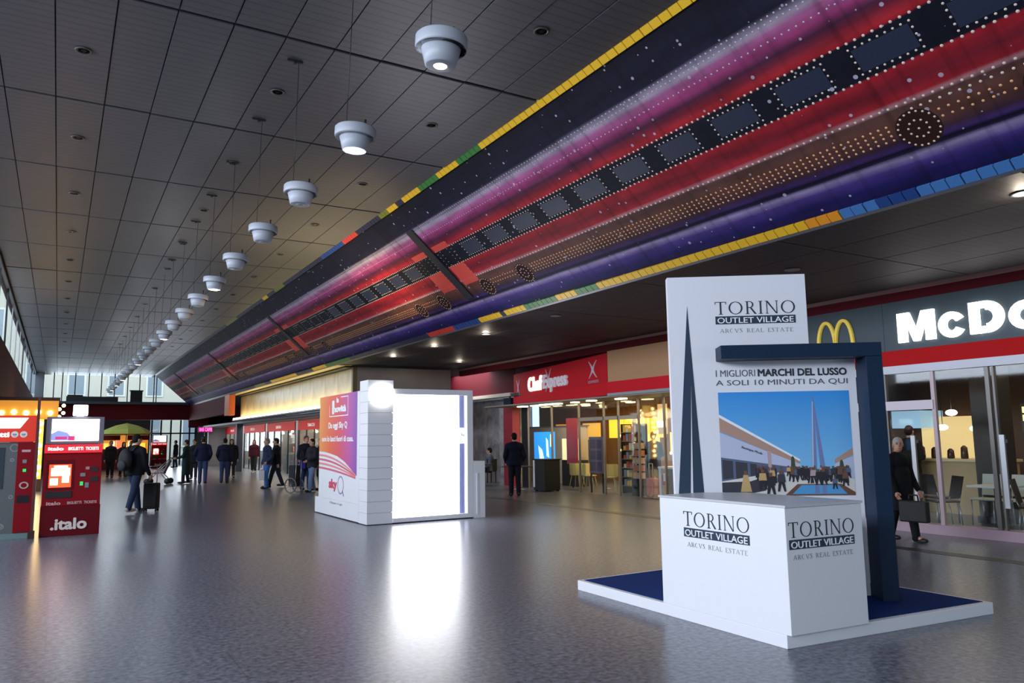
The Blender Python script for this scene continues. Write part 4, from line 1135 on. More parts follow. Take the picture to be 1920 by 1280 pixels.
# ------------------------------------------------------------------ cafe with red angled fascia
FA = Vector((13.30, 22.35, 0)); FB = Vector((12.10, 15.62, 0))
FU = (FB-FA).normalized(); FLn = (FB-FA).length
FMX = frame_m(FA, FU, (0, 0, 1)); FNn = FU.cross(Vector((0, 0, 1)))
cf = thing('cafe_shop', 'cafe front with red angled fascia, white lettering and glass walls', 'shop', (12.9, 18, 0))
def cfp(o): o.parent = cf; o.matrix_parent_inverse = Matrix.Translation((-12.9, -18, 0)); return o
def fbox(mb, x0, x1, z0, z1, d0, d1, mi=0):
    vs = [FA+FU*x+FNn*d+Vector((0, 0, z)) for z in (z0, z1) for x, d in ((x0, d1), (x1, d1), (x1, d0), (x0, d0))]
    return mb.add(vs, [(0, 3, 2, 1), (4, 5, 6, 7), (0, 1, 5, 4), (1, 2, 6, 5), (2, 3, 7, 6), (3, 0, 4, 7)], mi)
SIGNR = mat('cafe sign red', 'c01c2a', 0.6, spec=0.12)
cfp(fbox(MB(), 0, FLn, 2.97, 3.74, -0.15, 0.0).build('fascia_board', SIGNR))
cfp(fbox(MB(), 0, FLn, 2.655, 2.97, -0.2, 0.03).build('fascia_band', BRED))
cfp(fbox(MB(), 0, FLn, 3.74, 4.02, -0.2, -0.06).build('upper_board', DRED))
FM1 = FMX @ Matrix.Translation((0, 0, 0.001))
FL_ = FLn
cfp(text('Chef', FM1, 1.40, 3.08, 0.46, mat('lit white letters', 'ffffff', 0.4, emit='fff3e0', estr=0.9), None, bold=0.012, width=1.12, ext=0.03))
cfp(text('Express', FM1, 2.62, 3.10, 0.42, mat('silver letters', 'cfc6d2', 0.35, emit='d8ccd8', estr=0.18), None, bold=0.016, width=1.78, ext=0.03))
def xmark(x, z, w, h, name, m):
    mb = MB()
    for sg in (1, -1):
        pts = []
        for i in range(9):
            t = i/8; zz = z+h*t; bow = 0.10*w*(1-4*(t-0.5)**2)
            xx = x+sg*(w/2)*(2*t-1)*abs(2*t-1)**0.3
            pts.append((xx, zz, 0.035*w+0.10*w*(1-abs(2*t-1))))
        for (xa, za, wa), (xb, zb, wb) in zip(pts[:-1], pts[1:]):
            plate(mb, FM1, [(xa-wa, za), (xa+wa, za), (xb+wb, zb), (xb-wb, zb)], 0.012 if sg > 0 else 0.013)
    cfp(mb.build(name, m))
XM_ = mat('x emblem silver', 'c6b4c2', 0.4)
xmark(0.42, 3.02, 0.26, 0.5, 'cross_emblem', XM_)
xmark(6.02, 3.16, 0.46, 0.46, 'cross_emblem', XM_)
xmark(3.0, 2.99, 0.42, 0.68, 'cross_emblem', XM_)
cfp(text('EXPRESS', FM1, 5.72, 3.03, 0.07, mat('grey sign letters', 'a58a94', 0.4), None, bold=0.003, width=0.62))
CFX = 12.12
cfp(MB().box(CFX-0.02, CFX+0.1, 11.32, 15.6, 2.99, 3.79).build('beige_fascia', mat('tan board', 'b0835f', 0.5)))
cfp(MB().box(CFX-0.05, CFX+0.1, 11.3, 15.62, 2.70, 2.99).build('red_band', BRED))
cfp(MB().box(CFX-0.04, CFX+0.1, 11.3, 15.62, 2.63, 2.70).build('metal_rail', GREYM))
cfp(MB().box(CFX, 13.4, 11.3, 22.3, 2.60, 2.64).build('soffit', mat('cafe soffit', '8c8678', 0.5)))
GX = 13.2
for k, y in enumerate((12.0, 13.4, 14.75, 15.75, 16.6, 17.25, 18.45, 19.9, 21.3)):
    cfp(MB().box(GX-0.03, GX+0.03, y-0.018, y+0.018, 0, 2.6).build('mullion', mat('pale mullion', '9a9086', 0.35, 0.5)))
ys = (12.0, 13.4, 14.75, 15.75, 16.6, 17.25, 18.45, 19.9, 21.3)
for y0, y1 in zip(ys[:-1], ys[1:]):
    cfp(MB().box(GX-0.006, GX+0.006, y0+0.03, y1-0.03, 0.02, 2.6).build('glass_pane', GLASS))
cfp(MB().box(GX-0.03, GX+0.03, 15.75, 18.45, 2.06, 2.16).build('transom', mat('pale mullion', 'b5a99e')))
for y in (21.3,):
    cfp(MB().box(GX-0.04, GX+0.05, y, y+0.35, 0, 2.6).build('end_post', DARKM))
cfp(MB().box(17.6, 17.8, 11.3, 27.5, 0, 3.2).build('back_wall', mat('cafe back wall', '9a7448', 0.6)))
cfp(MB().box(13.0, 17.8, 11.24, 11.35, 0, 3.2).build('side_wall', mat('cafe side wall', '5c4638', 0.6)))
cfp(MB().box(13.2, 17.8, 11.3, 22.4, 3.0, 3.1).build('inner_ceiling', mat('cafe ceiling', '3c3430', 0.6)))
for k, (x, y, w) in enumerate(((12.75, 20.9, 0.18), (12.8, 20.2, 0.16), (12.7, 19.2, 0.5), (12.75, 18.0, 0.09), (12.6, 17.0, 0.12), (12.75, 15.9, 0.14), (14.3, 19.6, 0.10), (14.3, 17.4, 0.10), (14.3, 15.2, 0.12))):
    cfp(MB().box(x-0.10, x+0.10, y-w, y+w, 2.57, 2.60).build('ceiling_spot', mat('cafe spot', 'ffffff', 0.5, emit='ffe9b8', estr=9)))
# glowing boards and goods inside
for k, (x, y0, y1, z0, z1, c, s_) in enumerate(((16.9, 20.6, 21.8, 1.55, 2.2, 'ffc83c', 1.3), (16.9, 18.9, 20.3, 1.55, 2.2, 'ffb030', 1.2), (16.9, 22.4, 23.4, 1.5, 2.1, 'ffc050', 0.9), (15.2, 17.3, 17.9, 1.15, 1.65, 'ffd060', 1.1), (15.0, 16.1, 16.55, 1.15, 1.7, 'ffd878', 1.3), (15.0, 15.55, 15.8, 1.2, 1.7, 'ffe090', 1.6), (16.9, 24.0, 25.2, 1.6, 2.1, 'e8902c', 0.8))):
    cfp(MB().box(x, x+0.08, y0, y1, z0, z1).build('menu_board', mat(f'menu glow {k}', c, 0.5, emit=c, estr=s_)))
def chair_small(label, m):
    t = thing('cafe_chair', label, 'chair')
    mb = MB(); mb.lathe([(0.0, 0.42), (0.20, 0.425), (0.22, 0.45), (0.0, 0.46)], 14); mb.build('seat', m, t)
    mb = MB()
    for i in range(8):
        a, b2 = PI*0.05+PI*0.9*i/8, PI*0.05+PI*0.9*(i+1)/8
        v = [(0.21*math.cos(A)*R_, 0.21*math.sin(A)*R_, z) for z in (0.46, 0.80) for A in (a, b2) for R_ in (1.0, 1.1)]
        mb.add(v, [(0, 2, 6, 4), (1, 5, 7, 3), (4, 6, 7, 5), (0, 1, 3, 2), (0, 4, 5, 1), (2, 3, 7, 6)])
    mb.build('backrest', m, t)
    for x, y in ((-1, -1), (1, -1), (-1, 1), (1, 1)):
        MB().cone((0.12*x, 0.12*y, 0.43), (0.19*x, 0.19*y, 0), 0.013, 0.01, 6).build('leg', mat('chair leg cream', 'd6c690', 0.5), t)
    return t
CREAM = mat('cream chair', 'e6d894', 0.5)
ch = chair_small('cream tub chair behind the cafe glass, left of three', CREAM); ch.location = (13.9, 19.6, 0); ch.rotation_euler = (0, 0, 2.0)
dup(ch, (13.9, 18.95, 0), 0.6, 'cream tub chair behind the cafe glass, middle of three')
dup(ch, (13.75, 17.75, 0), -0.8, 'cream tub chair behind the cafe glass, right of three by the door')
def table_small(label, x, y, m, h=0.74, w=0.35):
    t = thing('cafe_table', label, 'table', (x, y, 0))
    MB().box(-w, w, -w, w, h-0.03, h).build('tabletop', m, t, bevel=0.005)
    MB().cone((0, 0, 0.02), (0, 0, h-0.03), 0.025, 0.025).build('column', STEEL, t)
    MB().lathe([(0.2, 0), (0.2, 0.015), (0.03, 0.03)], 16).build('foot', STEEL, t)
    return t
table_small('dark square cafe table between the cream chairs', 14.75, 19.25, mat('dark table', '2c2420', 0.4))
ct2 = thing('cafe_counter', 'white topped high counter by the glass behind the outlet stand', 'counter', (13.75, 15.3, 0))
MB().box(-0.3, 0.3, -0.95, 0.05, 0.76, 0.81).build('worktop', WHITE, ct2)
MB().box(-0.28, -0.2, -0.04, 0.04, 0, 0.76).build('leg', WHITE, ct2)
MB().box(-0.1, 0.25, -0.9, -0.1, 0.0, 0.76).build('body', mat('counter grey', '6a6668', 0.5), ct2)
sg = thing('hanging_sign', 'cream lit hanging sign inside the cafe by the outlet stand', 'sign', (13.9, 15.6, 0))
MB().box(-0.02, 0.02, -0.17, 0.17, 1.65, 2.45).build('panel', mat('sign photo cream', 'd8b888', 0.5, emit='e0b070', estr=0.35), sg)
MB().box(-0.03, -0.02, -0.15, 0.2, 1.83, 2.0).build('lit_word', mat('sign lit word', 'ffffff', 0.5, emit='fff0b0', estr=3), sg)
MB().cone((0, 0.1, 2.45), (0, 0.1, 2.99), 0.006, 0.006).build('cord', DARKM, sg)
bs = thing('lit_poster_screen', 'bright blue and white lit screen at the left end of the cafe', 'screen', (13.7, 21.2, 0))
MB().box(0, 0.06, -0.62, 0.55, 0.78, 1.78).build('screen_panel', mat('blue screen', '3aa8ff', 0.3, emit='2aa0ff', estr=1.1), bs)
mb = MB(); FBs = frame_m((-0.002, 0, 0), (0, -1, 0), (0, 0, 1))
plate(mb, FBs, [(-0.2, 0.78), (0.1, 0.78), (-0.05, 1.2), (-0.3, 1.35)], 0.001); plate(mb, FBs, [(0.2, 1.0), (0.35, 0.95), (0.3, 1.5), (0.18, 1.6)], 0.0015); plate(mb, FBs, rect(0.42, 0.6, 1.3, 1.7), 0.0015)
mb.build('screen_picture', mat('white picture', 'f0faff', 0.3, emit='e8f6ff', estr=1.2), bs)
MB().box(0.06, 0.14, -0.05, 0.05, 0, 1.0).build('stand', DARKM, bs)
lp = thing('glow_board', 'cream glowing panel behind the cafe chairs', 'board', (14.6, 21.0, 0))
MB().box(0, 0.06, -0.45, 0.42, 0.85, 1.55).build('panel_face', mat('cream glow', 'ffeeb0', 0.5, emit='ffe8a8', estr=1.0), lp)
MB().box(0.0, 0.4, -0.5, 0.45, 0.0, 0.85).build('base', mat('dark base', '2b2724', 0.5), lp)
pw_ = thing('partition_wall', 'pale beige partition behind the blue screen in the cafe', 'partition', (15.3, 22.6, 0))
MB().box(0, 0.08, -1.6, 2.6, 0.0, 1.95).build('board', mat('pale partition', 'cbbba6', 0.5), pw_); MB().box(-0.02, 0.1, -1.65, 2.65, 1.95, 2.0).build('cap', GREYM, pw_)
rp = thing('red_banner', 'red banner beside the blue screen in the cafe', 'banner', (14.15, 20.2, 0))
MB().box(0, 0.03, -0.3, 0.3, 0.75, 2.2).build('cloth', mat('banner red', 'b03038', 0.6), rp); MB().box(0, 0.03, -0.02, 0.02, 0, 0.75).build('pole', DARKM, rp)
pr_ = thing('price_board', 'lilac framed price board standing at the cafe door', 'board', (13.45, 18.0, 0))
MB().box(0, 0.04, -0.33, 0.33, 0.55, 1.6).build('frame', mat('board lilac', '7a6c80', 0.5), pr_)
for i in range(2):
    for j in range(3): MB().box(-0.008, 0.0, -0.27+0.3*i, -0.03+0.3*i, 0.62+0.32*j, 0.88+0.32*j).build('sheet', mat('sheet violet', '5c4a66', 0.5), pr_)
MB().box(0, 0.04, -0.3, -0.26, 0, 0.55).box(0, 0.04, 0.26, 0.3, 0, 0.55).build('legs', DARKM, pr_)
bl_ = thing('sparkle_bulbs', 'added string of small warm bulbs giving sparkle inside the cafe', 'garland', (14.7, 16.9, 0))  # bulbs added to give the cafe its small bright specks
MB().tube([(0, 1.6, 2.98), (0, 0.8, 2.75), (0, 0, 2.7), (0, -0.8, 2.75), (0, -1.6, 2.98)], 0.008).build('cable', DARKM, bl_)
rr = random.Random(31)
for k in range(14):
    z = rr.uniform(0.95, 2.1); y = -1.55+k*0.24
    MB().ell((rr.uniform(-0.2, 0.2), y, z), (0.035, 0.035, 0.045), 8).build('bulb', mat('sparkle bulb', 'ffffff', 0.5, emit='ffd27a', estr=7), bl_)
    MB().cone((0, y, z+0.04), (0, y, 2.72+0.1*abs(y)), 0.003, 0.003, 4).build('drop_cord', DARKM, bl_)
rk = thing('goods_rack', 'tall rack of warm lit packets inside the cafe', 'rack', (14.1, 17.05, 0))
for z in range(7): MB().box(-0.2, 0.2, -0.33, 0.33, 0.2+z*0.25, 0.22+z*0.25).build('shelf', mat('rack shelf', '8c7a58', 0.5), rk)
rr = random.Random(9)
for z in range(7):
    for i in range(5):
        MB().box(-0.16, 0.05, -0.3+i*0.125, -0.2+i*0.125, 0.22+z*0.25, 0.22+z*0.25+rr.uniform(0.1, 0.2)).build('packet', mat('packet '+str(rr.randint(0, 4)), ('e8c050', 'f0e0b0', 'c0502c', '8a9cb0', 'd89040')[rr.randint(0, 4)], 0.5), rk)
MB().box(-0.2, 0.2, -0.35, -0.33, 0, 1.95).box(-0.2, 0.2, 0.33, 0.35, 0, 1.95).build('sides', DARKM, rk)
bn_ = thing('litter_bin', 'black rectangular bin with one white edge in front of the cafe', 'bin', (12.75, 19.55, 0))
MB().box(-0.28, 0.28, -0.3, 0.3, 0.03, 0.93).build('body', BLACK, bn_, bevel=0.01)
MB().box(-0.30, -0.28, 0.22, 0.30, 0.12, 0.92).build('white_edge', WHITE, bn_)
MB().box(-0.31, 0.31, -0.33, 0.33, 0.93, 0.96).build('lid', DARKM, bn_)
for x, y in ((-1, -1), (1, -1), (-1, 1), (1, 1)): MB().box(0.22*x-0.03, 0.22*x+0.03, 0.24*y-0.03, 0.24*y+0.03, 0, 0.03).build('foot', DARKM, bn_)
for k, (x, y, lab) in enumerate(((12.5, 23.4, 'dark outdoor cafe table left of the standing man in navy'), (12.5, 20.75, 'dark cafe table right of the standing man in navy'))):
    table_small(lab, x, y, mat('dark table', '2c2420'), 0.72, 0.4)
rf = thing('red_cabinet', 'red fire cabinet on the marble wall behind the white booth', 'cabinet', (14.03, 27.6, 0))
MB().box(-0.12, 0.06, -0.35, 0.35, 0.35, 1.75).build('box', mat('fire red', 'b0202c', 0.45), rf); MB().box(-0.13, -0.12, -0.30, -0.24, 0.5, 1.6).build('handle', STEEL, rf)
es = thing('info_monitor', 'dark blue monitor hung under the cream trim by the cafe', 'monitor', (13.35, 22.7, 2.72))
MB().box(-0.12, 0.1, -0.24, 0.24, 0.0, 0.24).build('case', mat('monitor navy', '141a34', 0.3), es); MB().box(-0.02, 0.02, -0.02, 0.02, 0.24, 0.32).build('bracket', DARKM, es)

# ------------------------------------------------------------------ burger restaurant
rs = thing('restaurant_shop', 'burger restaurant front with dark sign, yellow arches and white lit letters', 'shop', (12.2, 6, 0))
def rp_(o): o.parent = rs; o.matrix_parent_inverse = Matrix.Translation((-12.2, -6, 0)); return o
SLATE = mat('slate sign board', '33434d', 0.5)
for y0, y1 in ((1.0, 3.2), (3.205, 5.4), (5.405, 7.9), (7.905, 9.55), (9.555, 11.18)):
    rp_(MB().box(12.10, 12.2, y0, y1, 2.97, 3.80).build('sign_panel', SLATE))
rp_(MB().box(12.06, 12.2, 1.0, 11.18, 2.71, 2.97).build('red_band', mat('restaurant red', 'b8161a', 0.6, spec=0.1)))
rp_(MB().box(12.03, 12.2, 1.0, 11.18, 2.58, 2.71).build('white_rail', mat('rail white', 'cfd0dc', 0.4)))
RM = frame_m((12.098, 7.62, 0), (0, -1, 0), (0, 0, 1))
LITW = mat('lit sign letters', 'ffffff', 0.4, emit='fffaf0', estr=2.6)
def letter(polys, x0, m=LITW):
    mb = MB()
    for p_ in polys: plate(mb, RM, [(x0+px_, 3.09+py_) for px_, py_ in p_], 0.05)
    rp_(mb.build('sign_letter', m))
letter([[(0, 0), (0.155, 0), (0.155, 0.30), (0.265, 0), (0.365, 0), (0.475, 0.30), (0.475, 0), (0.63, 0), (0.63, 0.49), (0.42, 0.49), (0.315, 0.20), (0.21, 0.49), (0, 0.49)]], 0.0)
def arc_band(cx, cy, rx, ry, wx, wy, a0, a1, n=20):
    out = []
    for i in range(n):
        a, b_ = a0+(a1-a0)*i/n, a0+(a1-a0)*(i+1)/n
        out.append([(cx+rx*math.cos(a), cy+ry*math.sin(a)), (cx+rx*math.cos(b_), cy+ry*math.sin(b_)), (cx+(rx-wx)*math.cos(b_), cy+(ry-wy)*math.sin(b_)), (cx+(rx-wx)*math.cos(a), cy+(ry-wy)*math.sin(a))])
    return out
letter(arc_band(0.20, 0.195, 0.21, 0.205, 0.13, 0.11, 0.16*PI, 1.84*PI), 0.70)
letter([rect(0, 0.15, 0, 0.49), rect(0.14, 0.26, 0.385, 0.49), rect(0.14, 0.26, 0, 0.105)]+arc_band(0.25, 0.245, 0.255, 0.245, 0.15, 0.14, -PI/2, PI/2), 1.18)
letter(arc_band(0.23, 0.20, 0.235, 0.215, 0.14, 0.12, 0, 2*PI), 1.755)
xx = 2.28
for ch_, w in (('n', 0.40), ('a', 0.40), ('l', 0.14), ('d', 0.42)):
    rp_(text(ch_, RM, xx, 3.09, 0.49, LITW, None, bold=0.03, width=w, ext=0.025)); xx += w+0.09
# arches
mb = MB()
for cy in (9.02, 8.66):
    pr2 = []
    for i in range(15):
        t = PI*i/14
        pr2.append((cy+0.18*math.cos(t), 3.02+0.60*max(0, math.sin(t))**0.75))
    for (ya, za), (yb, zb) in zip(pr2[:-1], pr2[1:]):
        d = Vector((0, yb-ya, zb-za)).normalized(); nn = Vector((0, -d.z, d.y))*0.026
        vs = []
        for X in (12.05, 12.098):
            for P_, sg_ in (((ya, za), 1), ((yb, zb), 1), ((yb, zb), -1), ((ya, za), -1)):
                vs.append((X, P_[0]+sg_*nn.y, P_[1]+sg_*nn.z))
        mb.add(vs, [(0, 1, 2, 3), (7, 6, 5, 4), (0, 4, 5, 1), (1, 5, 6, 2), (2, 6, 7, 3), (3, 7, 4, 0)])
rp_(mb.build('arch_emblem', mat('yellow arches', 'c8b040', 0.4, emit='d8c050', estr=0.35)))
rp_(MB().box(12.02, 12.25, 1.0, 11.2, 0.0, 0.15).build('sill', mat('pink grey sill', 'b79aa8', 0.3)))
yy = (11.2, 10.0, 8.6, 7.95, 7.12, 6.27, 5.2, 4.0, 2.6, 1.0)
for y in yy:
    c_ = mat('pink white mullion', 'c8b0b8', 0.35) if abs(y-7.12) < 0.01 else mat('slim dark mullion', '6a6663', 0.35, 0.5)
    rp_(MB().box(12.07, 12.13, y-0.03, y+0.03, 0.15, 2.58).build('mullion', c_))
for a, b2 in zip(yy[:-1], yy[1:]):
    rp_(MB().box(12.095, 12.105, b2+0.03, a-0.03, 0.15, 2.58).build('glass_pane', GLASS))
rp_(MB().box(12.05, 12.14, 7.12, 8.6, 1.97, 2.12).build('transom', mat('white transom', 'dccfd8', 0.4)))
rp_(MB().box(12.06, 12.12, 6.16, 6.19, 0.15, 2.58).build('mullion', mat('slim dark mullion', '6a6663')))
for y in (7.46, 6.09):
    h_ = rp_(MB().box(11.98, 12.02, y-0.035, y+0.035, 0.48, 1.55).build('pull_handle', STEEL))
    MB().box(12.02, 12.1, y-0.02, y+0.02, 0.55, 0.6).box(12.02, 12.1, y-0.02, y+0.02, 1.43, 1.48).build('handle_bracket', STEEL, h_)
rp_(MB().box(17.8, 18.0, 0.5, 11.2, 0, 3.2).build('back_wall', mat('restaurant back wall', '5a4030', 0.6)))
rp_(MB().box(12.2, 18, 0.5, 11.2, 3.12, 3.2).build('inner_ceiling', mat('restaurant ceiling', '2a2422', 0.6)))
rp_(MB().box(12.3, 18, 11.05, 11.2, 0, 3.2).build('side_wall', mat('restaurant side wall', '4a3c36', 0.6)))
rp_(MB().box(17.4, 17.8, 9.3, 10.6, 0.95, 1.95).build('bright_alcove', mat('alcove', 'e8c890', 0.5, emit='ffd890', estr=0.7)))
rp_(MB().box(16.9, 17.8, 10.3, 11.0, 1.7, 2.1).build('light_band', mat('pale blue band', '9fc8e0', 0.5, emit='a8d0ea', estr=0.6)))
cn = thing('service_counter', 'cream service counter inside the burger restaurant behind the glass', 'counter', (15.6, 8.7, 0))
MB().box(-0.3, 0.3, -0.9, 1.5, 0.0, 1.02).build('body', mat('cream counter', 'b49a70', 0.5), cn); MB().box(-0.35, 0.35, -0.95, 1.55, 1.02, 1.07).build('worktop', mat('counter top pale', 'd2bd94', 0.4), cn)
rr = random.Random(4)
for k in range(6): tag(MB().lathe([(0.06, 0), (0.07, 0.02), (0.06, 0.16+0.03*(k % 3)), (0.02, 0.2+0.03*(k % 3))], 10, (15.5+0.05*(k % 2), 8.0+0.3*k, 1.07)).build('counter_jar', mat('jar dark', '3c2620', 0.3)), f'dark jar on the cream restaurant counter, {ORD[k]} from the right', 'jar', 'jars on the restaurant counter')
for k, (x, y, z, r_, lab) in enumerate(((15.2, 8.62, 1.98, 0.09, 'glowing pendant lamp highest above the restaurant counter'), (15.5, 8.35, 1.66, 0.08, 'glowing lamp low above the restaurant counter'), (16.2, 9.4, 1.70, 0.09, 'glowing lamp at the left above the restaurant counter'), (16.2, 8.3, 1.72, 0.07, 'glowing lamp at the right above the restaurant counter'))):
    t = thing('counter_lamp', lab, 'lamp', (x, y, z)); MB().ell((0, 0, 0), (r_*1.2, r_*1.2, r_*0.7), 12).build('bulb', mat('counter lamp glow', 'ffffff', 0.5, emit='fff0d0', estr=6), t)
    MB().cone((0, 0, r_*0.6), (0, 0, 3.11-z), 0.008, 0.008, 6).build('cord', DARKM, t)
cl = thing('dark_column', 'dark square column inside the burger restaurant', 'column', (14.4, 7.45, 0)); MB().box(-0.25, 0.25, -0.22, 0.22, 0, 3.1).build('shaft', mat('column brown', '2f2622', 0.5), cl); MB().box(-0.28, 0.28, -0.25, 0.25, 0, 0.12).build('foot', DARKM, cl)
mn = thing('menu_screen', 'warm lit menu screen at the right inside the restaurant', 'screen', (16.5, 7.6, 0))
for k in range(2): MB().box(0, 0.05, -0.6, 0.35, 1.80+0.16*k, 1.92+0.16*k).build('lit_row', mat('menu row glow', 'ffe0a0', 0.5, emit='ffdc90', estr=1.6), mn)
MB().box(0.05, 0.09, -0.65, 0.4, 1.5, 2.15).build('case', DARKM, mn); MB().box(0.0, 0.05, -0.5, 0.2, 1.55, 1.70).build('lit_row', mat('menu row white', 'ffffff', 0.5, emit='e8f4f0', estr=1.2), mn); MB().box(0.06, 0.10, -0.03, 0.03, 0, 1.5).build('pole', DARKM, mn)
def rchair(label, x, y, rz, m):
    t = thing('restaurant_chair', label, 'chair', (x, y, 0), rz)
    MB().box(-0.2, 0.2, -0.2, 0.2, 0.43, 0.46).build('seat', m, t, bevel=0.01)
    MB().add([(-0.19, 0.19, 0.5), (0.19, 0.19, 0.5), (0.19, 0.21, 0.5), (-0.19, 0.21, 0.5), (-0.19, 0.27, 0.86), (0.19, 0.27, 0.86), (0.19, 0.29, 0.86), (-0.19, 0.29, 0.86)],
             [(0, 3, 2, 1), (4, 5, 6, 7), (0, 1, 5, 4), (1, 2, 6, 5), (2, 3, 7, 6), (3, 0, 4, 7)]).build('backrest', m, t)
    for sx in (-1, 1):
        MB().tube([(sx*0.18, -0.18, 0), (sx*0.18, -0.17, 0.43)], 0.012).build('leg', STEEL, t)
        MB().tube([(sx*0.18, 0.22, 0), (sx*0.18, 0.18, 0.43), (sx*0.18, 0.22, 0.55)], 0.012).build('leg', STEEL, t)
    return t
DB = mat('dark brown chair', '2b211e', 0.4); PG = mat('pale chair', 'b9beb8', 0.45)
rchair('dark brown restaurant chair nearest the man in the black coat', 12.95, 7.62, -2.2, DB)
rchair('dark brown restaurant chair second behind the glass from the left', 13.65, 8.05, 1.2, DB)
rchair('pale restaurant chair behind the white table', 13.85, 7.36, -1.57, PG)
rchair('pale restaurant chair at the right end of the white table', 13.9, 6.9, -1.57, PG)
rchair('dark restaurant chair at the right edge of the photo', 12.9, 6.15, 0.3, DB)
t_ = table_small('white square restaurant table behind the glass', 13.15, 6.85, mat('white table', 'd8dedb', 0.4), 0.73, 0.30)
t_ = table_small('white restaurant table at the right edge behind the glass', 13.6, 6.05, mat('white table', 'd8dedb', 0.4), 0.73, 0.32)

# ------------------------------------------------------------------ people
SKIN = mat('skin', 'c79c86', 0.55); HAIRS = {}
LIP = mat('lip', '9a5a52', 0.5); EYE = mat('eye', '2a2320', 0.3)
def remesh(mb, name, m, parent, vox, smooth=4):
    me = bpy.data.meshes.new('raw'); me.from_pydata(mb.v, [], mb.f); me.update()
    o = bpy.data.objects.new('raw', me); COL.objects.link(o)
    r = o.modifiers.new('r', 'REMESH'); r.mode = 'VOXEL'; r.voxel_size = vox
    if smooth:
        s = o.modifiers.new('s', 'SMOOTH'); s.iterations = smooth; s.factor = 0.5
    dg = bpy.context.evaluated_depsgraph_get()
    me2 = bpy.data.meshes.new_from_object(o.evaluated_get(dg))
    bpy.data.objects.remove(o); bpy.data.meshes.remove(me)
    me2.name = name
    me2.materials.clear(); me2.materials.append(m)
    for p in me2.polygons: p.use_smooth = True
    o2 = bpy.data.objects.new(name, me2); COL.objects.link(o2)
    o2.parent = parent
    return o2

def join_mb(o, mb, mats):
    """append loose pieces (face, fingers) to a remeshed figure so that it stays one mesh object"""
    bm = bmesh.new(); bm.from_mesh(o.data)
    base = len(o.data.materials)
    for x in mats: o.data.materials.append(x)
    vs = [bm.verts.new(v) for v in mb.v]
    for f, mi in zip(mb.f, mb.m):
        try:
            fc = bm.faces.new([vs[i] for i in f]); fc.material_index = base+mi; fc.smooth = True
        except ValueError: pass
    bm.to_mesh(o.data); bm.free()

